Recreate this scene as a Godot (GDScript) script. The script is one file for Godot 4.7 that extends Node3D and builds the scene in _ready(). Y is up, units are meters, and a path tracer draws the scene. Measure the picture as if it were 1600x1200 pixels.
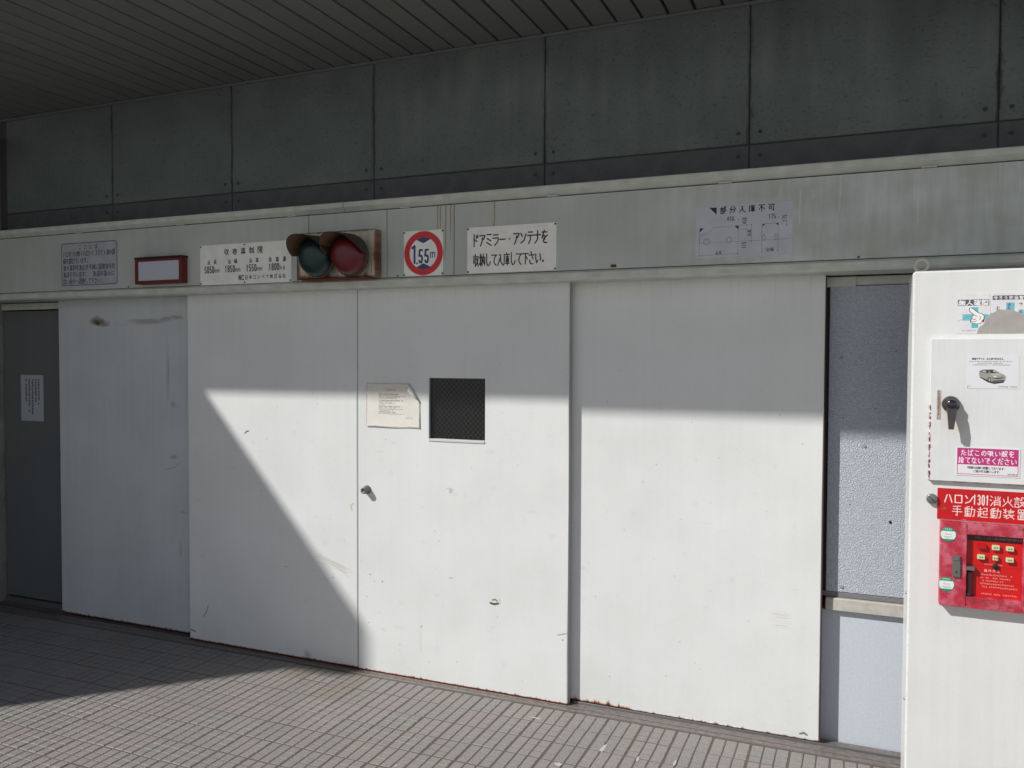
extends Node3D

# ---------------------------------------------------------------- stroke lettering (16 x 16 grid, two hex digits per point)
const GLYPHS := {
	"ド": "404f 46b9 92a5 c1d4",
	"ア": "12e2d4a7 857a3f",
	"ミ": "31d1 36c9 2bdf",
	"ラ": "22d2 16e6da9d5f",
	"ー": "18e8",
	"・": "7888",
	"ン": "2256 2e9be3",
	"テ": "31d1 15f5 858a4f",
	"ナ": "15f5 808a5d2f",
	"を": "22d2 702966978b e66a5d8fdf",
	"は": "202f 64e4 a0ac8f6e6cacef",
	"ば": "202f 64d4 a0ac8f6e6cacef d0e2 f0f1",
	"に": "202f 74e3 6a8ded",
	"た": "14a4 602f 98e8 8a9eee",
	"こ": "32c3 2a5ede",
	"の": "82784d1b2662a2e6db9f",
	"い": "23294e7b c3e7eb",
	"て": "12e2957a9ddf",
	"な": "13a3 602b b3e6 a6ac8f5e6cacef",
	"で": "12e2957a9ddf b6c8 d5e7",
	"く": "c047cf",
	"だ": "14a4 602f 98e8 8a9eee c0d2 e0f1",
	"さ": "14e4 60b9 3a3d6fbf",
	"し": "404b7fbeea",
	"す": "13f3 909a7c587697 9a8d4f",
	"ま": "13e3 28d8 808c6f3e4c8ccf",
	"せ": "15f5 424c6fbf b0b98b",
	"ん": "802f 2f698b8ebfea",
	"き": "14d3 27e6 60ba 3a3d6fcf",
	"ろ": "31c139 3976b7cb9e5f",
	"う": "61a3 2696c8cb9e5f",
	"お": "14a4 606c3e2c8adbde9f c2e4",
	"ご": "32c3 2a5ede d0e2 f0f1",
	"り": "303a c0c98f",
	"へ": "1964ec",
	"と": "4068 d4693c5fdf",
	"け": "202f 64f4 b0ba8f",
	"る": "31c139 3976b7dbad7d7bac",
	"オ": "14f4 a0af8d 9419",
	"デ": "31d1 15f5 858a4f d0e1 f0f1",
	"ッ": "3548 7487 d5ba6e",
	"セ": "16e5c9 505d7fef",
	"ィ": "c54a 888f",
	"ロ": "22d2de2e22",
	"ハ": "622e a2ee",
	"ゲ": "412a 35e5 a59b5f c0d2 e0f1",
	"コ": "23d3de1e",
	"ベ": "1964ec b2c4 d1e3",
	"ヤ": "16e3c7 61af",
	"ク": "612a 53d39b4f",
	"収": "222b69 606f 83e3c97f 95ef",
	"納": "402555 623868 484f 1d2b 5b6d 8f84f4fe b0b68b b7dc",
	"入": "52829bff 851f",
	"庫": "8081 22f2 22291f 65e5 77d7db7b77 79d9 5dfd a3af",
	"下": "12f2 828f 95d9",
	"容": "8082 2523e3e5 6538 a5d8 861c 86ec 5bbbbf5f5b",
	"車": "22e2 35d5db3b35 38d8 1dfd 808f",
	"制": "3024 2393 0696 505f 2d2a9a9d b2bb e0eecd",
	"限": "101f 106034 34687a4b 80e0e686 83e3 808fbd 96ff e8ca",
	"全": "8017 80f8 48c8 3bdb 1fff 888f",
	"長": "404f 40e0 43d3 46d6 19f9 4f8d 79ff d9ac",
	"幅": "404f 1c14747d 90f0 a3e3e6a6a3 98f8ff9f98 9bfb c8cf",
	"高": "8082 12f2 54b4b75754 2f29e9ef 5cbcbf5f5c",
	"総": "402555 623868 484f 1d2b 5b6d a085 c0f5 b497e7 8b7e 9a9ecfdd b9ba eafd",
	"重": "d021 13f3 35d5db3b35 38d8 2ded 1fff 818f",
	"量": "40c0c44440 42c2 06f6 38c8cc3c38 3aca 2ddd 0fff 888f",
	"部": "4142 1383 2437 6456 0787 2a7a7f2f2a a0af a0e0c5e9ca",
	"分": "6018 a0f7 37c7be9e 774c1f",
	"不": "11f1 912b 858f a6fb",
	"可": "11f1 d1dfbe 35858b3b35",
	"消": "1032 0627 1f4a b0b5 7185 e1d5 6f67e7ef 6aea 6ded",
	"火": "2438 d4b8 80871f 87ff",
	"設": "3051 0272 1464 1767 1a6a6f1f1a a0a484 a0e0e4f4 87e77f 98ff",
	"手": "d021 25d5 19f9 818f6e",
	"動": "7021 0383 1575 7b1b15 1878 1d7d 0f8f 424f 94f4eecf b09f",
	"起": "1373 4047 0777 474d 4a7a 291f 2c5fff 91e1e696 969bebe9",
	"装": "3037 0123 0644 63f3 a0a6 75e5 8789 0af9 891d 4b4f8d 89ff dbac",
	"置": "20e0e42420 6064 a0a4 26e6 8588 58c8ce5e58 5aca 5ccc 292fff",
	"備": "4017 252f 62f2 8084 d0d4 56f6 57583f 79e9ee 797f 7cec b9bf",
	"無": "4015 33f3 17f7 0bfb 535b 838b b3bb 2c0f 5d5f 9daf dcff",
	"人": "80781f 78ff",
	"確": "0161 311a 28686e2e28 7472f2f4 a07a 858f 86e6 89e9 8ded 8fff b6bf",
	"認": "3051 0272 1464 1767 1a6a6f1f1a 81f1e7c7 b185 9294 9a8e aaafdfed bacb eafd",
	"吸": "02525a0a02 62d2b6e6ba5f 827a5d 85ff",
	"殻": "0272 4045 1565 0a08 0a07777a 2a2c0f 2a5a5e7e a0a484 a0e0e4f4 87e77f 98ff",
	"捨": "0464 303f1e 0b6a a066 a0f6 87d7 6aea a5aa 8cdcdf8f8c",
	"喫": "02424a0a02 5292 b1f1eece d1a7 49f9 994f 99ff",
	"煙": "1437 6456 403a0f 4a7f 81f1 84f4f98984 b1b9 8cfc b9bf 7fff",
	"店": "8081 23f3 23291f a4a9 a6e6 6aeaef6f6a",
	"頭": "0161 13535813 1a2c 5a4c 0e6e 71f1 b1a3 83e3ec8c83 86e6 89e9 9c6f ccff",
	"協": "0545 202f 72d2d6c6 a076 48888e7e 6a4f b8f8fede dabf",
	"力": "14e4debe 80791f",
	"願": "0171 110f 33636833 3565 4b4f 2c1e 6c7e 71f1 b1a3 83e3ec8c83 86e6 89e9 9c6f ccff",
	"守": "8082 2523e3e5 18f8 b5bf9e 5a7c",
	"安": "8082 2523e3e5 17f7 764acf b75d2f",
	"管": "3014 2373 a083 93f3 2826e6e8 484f 48b8bb4b 4dcdcf4f",
	"理": "0161 0666 0c6b 313c 82e2e98982 85e5 b2bf 8ced 7fff",
	"新": "4042 1282 2336 7366 0686 0989 404f 492e 498d e091 91979f 96f6 d6df",
	"型": "0171 0474 212407 5158 9195 e0e8c8 2bdb 888f 0fff",
	"日": "31d1df3f31 38d8",
	"本": "14f4 808f 841c 84fc 4bcb",
	"株": "0565 303f 360d 3679 8174 74e4 67f7 b0bf b86e b8fe",
	"式": "13f3 a0abdffd d0e2 1787 474e 0f9c",
	"会": "8017 80f7 48b8 1bfb 7b4fcf acdf",
	"社": "3042 0464 640c 484f 587b 86f6 b1bf 7fff",
	"化": "4018 252f a1aecfed e57a",
	"物": "2117 1464 404f 0b7a 9077 83f3eebd b386 c37c",
	"薬": "02f2 5053 b0b3 54b4ba5a54 57b7 1bfb 8a8f 7c1f 9cff",
	"剤": "4042 0282 2377 7317 282f 686f b2bb e0eecd",
	"放": "4042 0282 424a0f 46767d5e a077 94f4 d4ba7f 98ff",
	"出": "808f 3237d7d2 191fefe9",
	"前": "4053 c0b3 04f4 2f26767f 2979 2c7c a6ac d5df",
	"退": "1022 0727 272c0f 2dff 60e0e666 63e3 606d9b 86fd",
	"避": "1022 0727 272c0f 2dff 51818555 515b b0b2 93f3 a4b6 e4d6 87f7 8af8 b7bf",
	"指": "0353 303f1e 0b6a 8086f6f4 83e1 89e9ef8f89 8cec",
	"令": "8017 80f7 57b7 3adaae 7c9f",
	"送": "1022 0727 272c0f 2dff 8193 e0c3 63f3 58f8 b4b85d b8fd",
	"行": "4013 5519 383f 72f2 66f6 c6cfae",
	"示": "32d2 17f7 878f6e 4a1e bafe",
	"従": "5014 5519 383f 8193 e0c3 64f4 b4be 8d5f b9e9 8dff",
	"屋": "20e0e424 211f 47f7 8759c9 4bdb 8a8f 3fff",
	"外": "4017 35856b1f 486a c0cf c6f9",
	"操": "0353 303f1e 0b6a 91d1d59591 6696 b6e6e9b9 6bfb aaaf ab6f abff",
	"作": "4018 252f 9066 84f4 b4bf b7e7 bbeb",
	"方": "8083 13f3 73651f 67d7ce9e",
	"法": "1032 0627 1f4a 73e3 b0b8 68f8 b87dde ccff",
	"。": "3c4b5c4d3c",
	"(": "b0868abf",
	")": "40787a4f",
	"0": "60a0c3ccaf6f4c4360",
	"1": "53807f",
	"2": "4360a0c3c64fcf",
	"3": "4260a0c2c5a777a7cacdaf6f4d",
	"4": "a02bdb a0af",
	"5": "c0504767a7c9ccaf6f4d",
	"6": "c2a0604349 4c6fafcca989494c",
	"7": "30c07f",
	"8": "60a0c2c5a767454260 67a7cacdaf6f4d4a67",
	".": "7e8f",
	"m": "252f 26557577 777f 7795c5d7df",
	"k": "404f c54a 79cf",
	"g": "b57547494b6cacbab7b5 b5beaf6f4e",
	"N": "3f30cfc0",
	"C": "d3b050323c5fbfdc",
}


var uvr := Rect2(0, 0, 1, 1)      # world x, y span that a texture covers
var rng := RandomNumberGenerator.new()
var grain: FastNoiseLite
var blot: FastNoiseLite
var streak: FastNoiseLite
var taken := {}
var M := {}

func _ready() -> void:
	rng.seed = 7
	# ------------------------------------------------------------ camera, sky, sun, exposure
	var cam := Camera3D.new()
	cam.name = "camera"
	cam.fov = 49.714
	cam.near = 0.05
	cam.far = 600.0
	cam.rotation_order = EULER_ORDER_YXZ
	cam.position = Vector3(0, 1.563, 3.5)
	cam.rotation_degrees = Vector3(-1.721, 22.781, 0.206)
	add_child(cam)
	cam.current = true
	var sky_mat := ProceduralSkyMaterial.new()
	sky_mat.sky_top_color = Color(0.2, 0.29, 0.44)
	sky_mat.sky_horizon_color = Color(0.97, 0.97, 0.95)
	sky_mat.sky_curve = 0.2
	sky_mat.ground_bottom_color = Color(0.25, 0.24, 0.22)
	sky_mat.ground_horizon_color = Color(0.5, 0.52, 0.54)
	sky_mat.sky_energy_multiplier = 1.0
	var env := Environment.new()
	env.background_mode = Environment.BG_SKY
	env.sky = Sky.new()
	env.sky.sky_material = sky_mat
	env.background_energy_multiplier = 1.05
	env.tonemap_mode = Environment.TONE_MAPPER_LINEAR
	env.tonemap_exposure = 0.98
	env.sdfgi_enabled = true
	env.ssao_enabled = true
	env.ssil_enabled = true
	var we := WorldEnvironment.new()
	we.name = "world_environment"
	we.environment = env
	add_child(we)
	var sun := DirectionalLight3D.new()
	sun.name = "sun"
	sun.light_energy = 1.25
	sun.light_color = Color(1.0, 0.988, 0.972)
	sun.light_angular_distance = 1.0
	sun.shadow_enabled = true
	add_child(sun)
	sun.look_at_from_position(Vector3.ZERO, Vector3(1.0, -1.135, -1.0), Vector3.UP)

	grain = noise(11, 0.9, FastNoiseLite.TYPE_VALUE, 2)
	blot = noise(12, 0.02, FastNoiseLite.TYPE_SIMPLEX_SMOOTH, 4)
	streak = noise(13, 0.05, FastNoiseLite.TYPE_SIMPLEX_SMOOTH, 3)
	materials()
	ground_and_paving()
	building()
	canopy()
	wing_wall()
	upper_wall()
	header()
	stucco()
	doors()
	floor_rail()
	header_signs()
	signal_lamp()
	cabinet()

# ---------------------------------------------------------------- small helpers
func noise(s: int, f: float, kind: int, oct: int) -> FastNoiseLite:
	var n := FastNoiseLite.new()
	n.seed = s
	n.frequency = f
	n.noise_type = kind
	n.fractal_octaves = oct
	return n

func lin(r: float, g: float, b: float) -> Color:
	return Color(r, g, b).linear_to_srgb()

func rgb8(r: float, g: float, b: float) -> Color:
	return Color(r / 255.0, g / 255.0, b / 255.0)

func plain(c: Color, rough := 0.6, metal := 0.0) -> StandardMaterial3D:
	var m := StandardMaterial3D.new()
	m.albedo_color = c
	m.roughness = rough
	m.metallic = metal
	return m

func printed(im: Image, rough := 0.55) -> StandardMaterial3D:
	var m := StandardMaterial3D.new()
	m.albedo_texture = ImageTexture.create_from_image(im)
	m.roughness = rough
	m.texture_repeat = false
	return m

func mottled(a: Color, b: Color, s: int, freq: float, scale: float, rough: float, bump := 0.0, octaves := 5) -> StandardMaterial3D:
	var m := StandardMaterial3D.new()
	var t := NoiseTexture2D.new()
	t.width = 512
	t.height = 512
	t.seamless = true
	t.noise = noise(s, freq, FastNoiseLite.TYPE_SIMPLEX_SMOOTH, octaves)
	var g := Gradient.new()
	g.set_color(0, a)
	g.set_color(1, b)
	t.color_ramp = g
	m.albedo_texture = t
	m.uv1_triplanar = true
	m.uv1_world_triplanar = true
	m.uv1_scale = Vector3.ONE * scale
	m.roughness = rough
	if bump > 0.0:
		var n := NoiseTexture2D.new()
		n.width = 512
		n.height = 512
		n.seamless = true
		n.as_normal_map = true
		n.bump_strength = bump
		n.noise = noise(s + 50, 0.12, FastNoiseLite.TYPE_SIMPLEX_SMOOTH, 3)
		m.normal_enabled = true
		m.normal_texture = n
	return m

func new_st() -> SurfaceTool:
	var st := SurfaceTool.new()
	st.begin(Mesh.PRIMITIVE_TRIANGLES)
	return st

func vert(st: SurfaceTool, p: Vector3, n: Vector3) -> void:
	st.set_normal(n)
	st.set_uv(Vector2((p.x - uvr.position.x) / uvr.size.x, 1.0 - (p.y - uvr.position.y) / uvr.size.y))
	st.add_vertex(p)

func tri(st: SurfaceTool, a: Vector3, b: Vector3, c: Vector3, out: Vector3) -> void:
	var n := (b - a).cross(c - a)
	if n.length() < 1e-12:
		return
	n = n.normalized()
	if n.dot(out) < 0.0:
		n = -n
		vert(st, a, n); vert(st, b, n); vert(st, c, n)
	else:
		vert(st, a, n); vert(st, c, n); vert(st, b, n)

func quad(st: SurfaceTool, a: Vector3, b: Vector3, c: Vector3, d: Vector3, out: Vector3) -> void:
	tri(st, a, b, c, out)
	tri(st, a, c, d, out)

func box(st: SurfaceTool, lo: Vector3, hi: Vector3, b := 0.0) -> void:
	var mid := (lo + hi) * 0.5
	var h := (hi - lo) * 0.5
	b = minf(b, minf(h.x, minf(h.y, h.z)) * 0.9)
	for ax in 3:
		var u := (ax + 1) % 3
		var v := (ax + 2) % 3
		for s in [-1.0, 1.0]:
			var pts: Array[Vector3] = []
			for c in [[-1, -1], [1, -1], [1, 1], [-1, 1]]:
				var p := Vector3.ZERO
				p[ax] = s * h[ax]
				p[u] = c[0] * (h[u] - b)
				p[v] = c[1] * (h[v] - b)
				pts.append(mid + p)
			var o := Vector3.ZERO
			o[ax] = s
			quad(st, pts[0], pts[1], pts[2], pts[3], o)
	if b <= 0.0:
		return
	for ax in 3:                                   # edges along ax
		var u := (ax + 1) % 3
		var v := (ax + 2) % 3
		for su in [-1.0, 1.0]:
			for sv in [-1.0, 1.0]:
				var q: Array[Vector3] = []
				for e in [-1.0, 1.0]:
					for w in [0, 1]:
						var p := Vector3.ZERO
						p[ax] = e * (h[ax] - b)
						p[u] = su * (h[u] - (b if w == 1 else 0.0))
						p[v] = sv * (h[v] - (0.0 if w == 1 else b))
						q.append(mid + p)
				var o := Vector3.ZERO
				o[u] = su
				o[v] = sv
				quad(st, q[0], q[1], q[3], q[2], o)
	for sx in [-1.0, 1.0]:
		for sy in [-1.0, 1.0]:
			for sz in [-1.0, 1.0]:
				var s := Vector3(sx, sy, sz)
				tri(st, mid + s * Vector3(h.x, h.y - b, h.z - b), mid + s * Vector3(h.x - b, h.y, h.z - b), mid + s * Vector3(h.x - b, h.y - b, h.z), s)

# surface of revolution: profile points (radius, along axis); a0..a1 in radians; frame given by a basis whose z is the axis
func lathe(st: SurfaceTool, at: Vector3, basis: Basis, prof: Array, n := 24, a0 := 0.0, a1 := TAU, flip := false) -> void:
	var nrm: Array[Vector2] = []
	for i in prof.size():
		var t: Vector2 = prof[mini(i + 1, prof.size() - 1)] - prof[maxi(i - 1, 0)]
		nrm.append(Vector2(t.y, -t.x).normalized())
	for i in prof.size() - 1:
		for k in n:
			var P: Array[Vector3] = []
			var N: Array[Vector3] = []
			for c in [[i, k], [i + 1, k], [i + 1, k + 1], [i, k + 1]]:
				var a: float = a0 + (a1 - a0) * c[1] / n
				var pr: Vector2 = prof[c[0]]
				P.append(at + basis * Vector3(cos(a) * pr.x, sin(a) * pr.x, pr.y))
				var m: Vector2 = nrm[c[0]]
				N.append(basis * Vector3(cos(a) * m.x, sin(a) * m.x, m.y) * (-1.0 if flip else 1.0))
			for f in [[0, 1, 2], [0, 2, 3]]:
				var e := (P[f[1]] - P[f[0]]).cross(P[f[2]] - P[f[0]])
				if e.length() < 1e-12:
					continue
				var order = f if e.dot(N[f[0]]) < 0.0 else [f[0], f[2], f[1]]
				for j in order:
					vert(st, P[j], N[j])

func tube(st: SurfaceTool, pts: Array, r: float, n := 8) -> void:
	for i in pts.size() - 1:
		var d: Vector3 = pts[i + 1] - pts[i]
		var L := d.length()
		if L < 1e-6:
			continue
		var z := d / L
		var x := (Vector3.UP if absf(z.y) < 0.9 else Vector3.RIGHT).cross(z).normalized()
		lathe(st, pts[i], Basis(x, z.cross(x), z), [Vector2(r, 0), Vector2(r, L)], n)
		lathe(st, pts[i], Basis(x, z.cross(x), z), [Vector2(0.0, -r * 0.3), Vector2(r, 0)], n, 0, TAU, true)
		lathe(st, pts[i] + d, Basis(x, z.cross(x), z), [Vector2(r, 0), Vector2(0.0, r * 0.3)], n)

func disc(st: SurfaceTool, at: Vector3, r: float, thick: float, n := 20) -> void:
	lathe(st, at, Basis.IDENTITY, [Vector2(r, 0), Vector2(r, thick * 0.8), Vector2(r * 0.96, thick)], n)
	for k in n:
		var a := TAU * k / n
		var b := TAU * (k + 1) / n
		tri(st, at + Vector3(0, 0, thick), at + Vector3(cos(a) * r * 0.96, sin(a) * r * 0.96, thick), at + Vector3(cos(b) * r * 0.96, sin(b) * r * 0.96, thick), Vector3.BACK)

func numbered(called: String) -> String:
	var n: int = taken.get(called, 0)
	taken[called] = n + 1
	return called if n == 0 else "%s_%03d" % [called, n]

func thing(called: String, label: String, category: String, at := Vector3.ZERO, group := "") -> Node3D:
	var o := Node3D.new()
	o.name = numbered(called)
	o.position = at
	add_child(o)
	tag(o, label, category, group)
	return o

func tag(o: Node, label: String, category: String, group := "") -> void:
	o.set_meta("label", label)
	o.set_meta("category", category)
	if group != "":
		o.set_meta("group", group)

func origin_of(n: Node) -> Vector3:
	var p := Vector3.ZERO
	while n is Node3D and n != self:
		p += n.position
		n = n.get_parent()
	return p

func put(called: String, mesh, m: Material, parent: Node = null) -> MeshInstance3D:
	var o := MeshInstance3D.new()
	o.mesh = mesh.commit() if mesh is SurfaceTool else mesh
	o.material_override = null
	for s in o.mesh.get_surface_count():
		o.set_surface_override_material(s, m)
	if parent == null:
		o.name = numbered(called)
		add_child(o)
	else:
		o.name = called
		o.position = -origin_of(parent)
		parent.add_child(o, true)
		var k := 0
		var base := called
		for c in parent.get_children():
			if c != o and (c.name == base or String(c.name).begins_with(base + "_0") or String(c.name).begins_with(base + "_1") or String(c.name).begins_with(base + "_2")):
				k += 1
		if k > 0:
			o.name = "%s_%03d" % [base, k]
	return o

func bx(called: String, lo: Vector3, hi: Vector3, m: Material, parent: Node = null, b := 0.002) -> MeshInstance3D:
	var st := new_st()
	box(st, lo, hi, b)
	return put(called, st, m, parent)

# ---------------------------------------------------------------- drawing flat print
func canvas(w: int, h: int, c: Color) -> Image:
	var im := Image.create(w, h, false, Image.FORMAT_RGB8)
	im.fill(c)
	return im

func dab(im: Image, x: int, y: int, c: Color, a: float) -> void:
	if a <= 0.003 or x < 0 or y < 0 or x >= im.get_width() or y >= im.get_height():
		return
	im.set_pixel(x, y, im.get_pixel(x, y).lerp(c, minf(a, 1.0)))

func seg(im: Image, p: Vector2, q: Vector2, t: float, c: Color, a := 1.0) -> void:
	var r := t * 0.5 + 0.6
	var d := q - p
	var L := maxf(d.length_squared(), 1e-9)
	for y in range(maxi(0, int(minf(p.y, q.y) - r)), mini(im.get_height() - 1, int(maxf(p.y, q.y) + r)) + 1):
		for x in range(maxi(0, int(minf(p.x, q.x) - r)), mini(im.get_width() - 1, int(maxf(p.x, q.x) + r)) + 1):
			var w := Vector2(x + 0.5, y + 0.5)
			var u := clampf((w - p).dot(d) / L, 0.0, 1.0)
			dab(im, x, y, c, clampf(t * 0.5 + 0.5 - w.distance_to(p + d * u), 0.0, minf(1.0, t)) * a)

func path(im: Image, pts: Array, t: float, c: Color, a := 1.0) -> void:
	for i in pts.size() - 1:
		seg(im, pts[i], pts[i + 1], t, c, a)

func fill_rect(im: Image, x0: float, y0: float, x1: float, y1: float, c: Color) -> void:
	im.fill_rect(Rect2i(int(x0), int(y0), int(x1 - x0), int(y1 - y0)), c)

func fill_poly(im: Image, pts: PackedVector2Array, c: Color, a := 1.0) -> void:
	var lo := pts[0]
	var hi := pts[0]
	for p in pts:
		lo = lo.min(p)
		hi = hi.max(p)
	for y in range(maxi(0, int(lo.y)), mini(im.get_height() - 1, int(hi.y)) + 1):
		for x in range(maxi(0, int(lo.x)), mini(im.get_width() - 1, int(hi.x)) + 1):
			var n := 0
			for s in [Vector2(0.25, 0.25), Vector2(0.75, 0.25), Vector2(0.25, 0.75), Vector2(0.75, 0.75)]:
				if Geometry2D.is_point_in_polygon(Vector2(x, y) + s, pts):
					n += 1
			dab(im, x, y, c, n * 0.25 * a)

func blob(im: Image, p: Vector2, rx: float, ry: float, c: Color, a: float, rough := 0.6) -> void:
	for y in range(maxi(0, int(p.y - ry * 1.6)), mini(im.get_height() - 1, int(p.y + ry * 1.6)) + 1):
		for x in range(maxi(0, int(p.x - rx * 1.6)), mini(im.get_width() - 1, int(p.x + rx * 1.6)) + 1):
			var d := Vector2((x - p.x) / rx, (y - p.y) / ry).length()
			d += rough * blot.get_noise_2d(x * 14.0 / maxf(rx, 1.0) + p.x * 3.0, y * 14.0 / maxf(ry, 1.0))
			dab(im, x, y, c, clampf(1.0 - d, 0.0, 1.0) * a)

func ring(im: Image, p: Vector2, rx: float, ry: float, t: float, c: Color, a := 1.0) -> void:
	var n := 40
	for k in n:
		seg(im, p + Vector2(cos(TAU * k / n) * rx, sin(TAU * k / n) * ry), p + Vector2(cos(TAU * (k + 1) / n) * rx, sin(TAU * (k + 1) / n) * ry), t, c, a)

func disk(im: Image, p: Vector2, rx: float, ry: float, c: Color) -> void:
	for y in range(maxi(0, int(p.y - ry - 1)), mini(im.get_height() - 1, int(p.y + ry + 1)) + 1):
		for x in range(maxi(0, int(p.x - rx - 1)), mini(im.get_width() - 1, int(p.x + rx + 1)) + 1):
			dab(im, x, y, c, clampf((1.0 - Vector2((x + 0.5 - p.x) / rx, (y + 0.5 - p.y) / ry).length()) * minf(rx, ry) + 0.5, 0.0, 1.0))

func glyph(im: Image, ch: String, o: Vector2, ex: Vector2, ey: Vector2, t: float, c: Color, a := 1.0) -> void:
	if not GLYPHS.has(ch):
		return
	for s in GLYPHS[ch].split(" "):
		var pts: Array[Vector2] = []
		for i in s.length() / 2:
			pts.append(o + ex * ("0x" + s[i * 2]).hex_to_int() / 15.0 + ey * ("0x" + s[i * 2 + 1]).hex_to_int() / 15.0)
		path(im, pts, t, c, a)

# letters of w x h pixels at a pitch, from the upper left corner; a space leaves one pitch free
func text(im: Image, s: String, x: float, y: float, w: float, h: float, pitch: float, t: float, c: Color, a := 1.0) -> void:
	for i in s.length():
		glyph(im, s[i], Vector2(x + i * pitch, y), Vector2(w, 0), Vector2(0, h), t, c, a)

# small print that cannot be read in the photograph
func small_print(im: Image, x: float, y: float, n: int, size: float, c: Color, a: float, upright := false) -> void:
	for i in n:
		if rng.randf() < 0.08:
			continue
		var o := Vector2(x, y + i * size * 1.08) if upright else Vector2(x + i * size * 1.08, y)
		for k in 3:
			var yy := rng.randf_range(0.05, 0.95) * size
			seg(im, o + Vector2(size * rng.randf_range(0, 0.2), yy), o + Vector2(size * rng.randf_range(0.7, 0.95), yy + rng.randf_range(-0.1, 0.1) * size), size * 0.13, c, a)
		for k in 2:
			var xx := rng.randf_range(0.1, 0.85) * size
			seg(im, o + Vector2(xx, 0), o + Vector2(xx + rng.randf_range(-0.2, 0.2) * size, size * 0.95), size * 0.13, c, a)

# painted sheet steel: fine grain, faint clouds and runs, chips and stains given as [x, y, rx, ry, colour, strength] in metres
func painted(w: int, h: int, base: Color, s: int, cloud := 0.02, runs := 0.006) -> Image:
	var im := canvas(w, h, base)
	var tint := Color(0.62, 0.6, 0.5)
	for y in h:
		for x in w:
			var k := blot.get_noise_2d(x * 0.35 + s * 977.0, y * 0.35) * cloud + grain.get_noise_2d(x + s * 31.0, y) * 0.012
			k += streak.get_noise_2d(x * 1.3 + s * 419.0, y * 0.05) * runs
			var c := base * (1.0 + k)
			c = c.lerp(tint, clampf(-k * 0.9, 0.0, 0.2))
			im.set_pixel(x, y, c)
	return im

func rust_foot(im: Image, y0: float, deep: float, s: int, x0 := 0, x1 := -1) -> void:
	if x1 < 0:
		x1 = im.get_width()
	for x in range(x0, x1):
		var hgt := deep * (0.55 + 1.5 * maxf(0.0, streak.get_noise_2d(x * 2.2 + s * 313.0, 7.0)) + 0.5 * grain.get_noise_2d(x, s))
		for i in int(hgt * 2.4) + 1:
			var f := i / maxf(hgt, 0.01)
			var c := rgb8(70, 28, 16).lerp(rgb8(196, 120, 58), clampf(f * 0.8, 0.0, 1.0))
			dab(im, x, int(y0) - i, c, clampf(1.5 - f, 0.0, 1.0) * (1.0 if f < 0.8 else 0.5))

# ---------------------------------------------------------------- materials shared by many things
func materials() -> void:
	M.steel = plain(rgb8(150, 152, 155), 0.38, 0.85)
	M.dull_steel = plain(rgb8(128, 126, 122), 0.5, 0.6)
	M.chrome = plain(rgb8(84, 80, 84), 0.2, 0.9)
	M.black = plain(rgb8(26, 26, 27), 0.6)
	M.dark = plain(rgb8(42, 42, 44), 0.7)
	M.rust = mottled(rgb8(72, 36, 22), rgb8(140, 74, 40), 5, 0.05, 6.0, 0.9, 2.0)
	M.rust_edge = mottled(rgb8(58, 24, 24), rgb8(104, 50, 46), 6, 0.03, 4.0, 0.8)
	M.red_rust = mottled(rgb8(60, 18, 12), rgb8(124, 38, 22), 7, 0.05, 5.0, 0.85)
	M.rail_lip = mottled(rgb8(86, 88, 82), rgb8(122, 110, 100), 8, 0.03, 3.0, 0.7)
	M.splash = plain(rgb8(190, 187, 182), 0.85)
	M.plug = plain(rgb8(66, 70, 70), 0.85)
	M.white_edge = plain(rgb8(206, 208, 206), 0.5)
	M.header_trim = mottled(rgb8(188, 194, 184), rgb8(218, 220, 212), 21, 0.015, 1.2, 0.6)
	M.slat_a = plain(rgb8(120, 123, 121), 0.6)
	M.slat_b = plain(rgb8(116, 119, 117), 0.6)
	M.slat_c = plain(rgb8(123, 125, 122), 0.6)
	M.concrete = mottled(rgb8(118, 122, 118), rgb8(150, 152, 146), 31, 0.012, 0.8, 0.9, 1.5)
	M.asphalt = mottled(rgb8(158, 155, 148), rgb8(180, 177, 170), 32, 0.08, 1.5, 0.95, 3.0)
	M.mortar = mottled(rgb8(88, 78, 73), rgb8(120, 107, 100), 33, 0.1, 3.0, 0.95, 2.0)
	var tile_tones := [[148, 145, 142], [151, 147, 143], [146, 144, 141], [150, 145, 143], [147, 145, 140], [153, 148, 144], [146, 140, 132]]
	for i in 7:
		var c: Array = tile_tones[i]
		M["tile%d" % i] = mottled(rgb8(c[0] - 18, c[1] - 19, c[2] - 19), rgb8(c[0] + 13, c[1] + 12, c[2] + 11), 40 + i, 0.06, 2.3 + i * 0.17, 0.72, 2.5)

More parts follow.
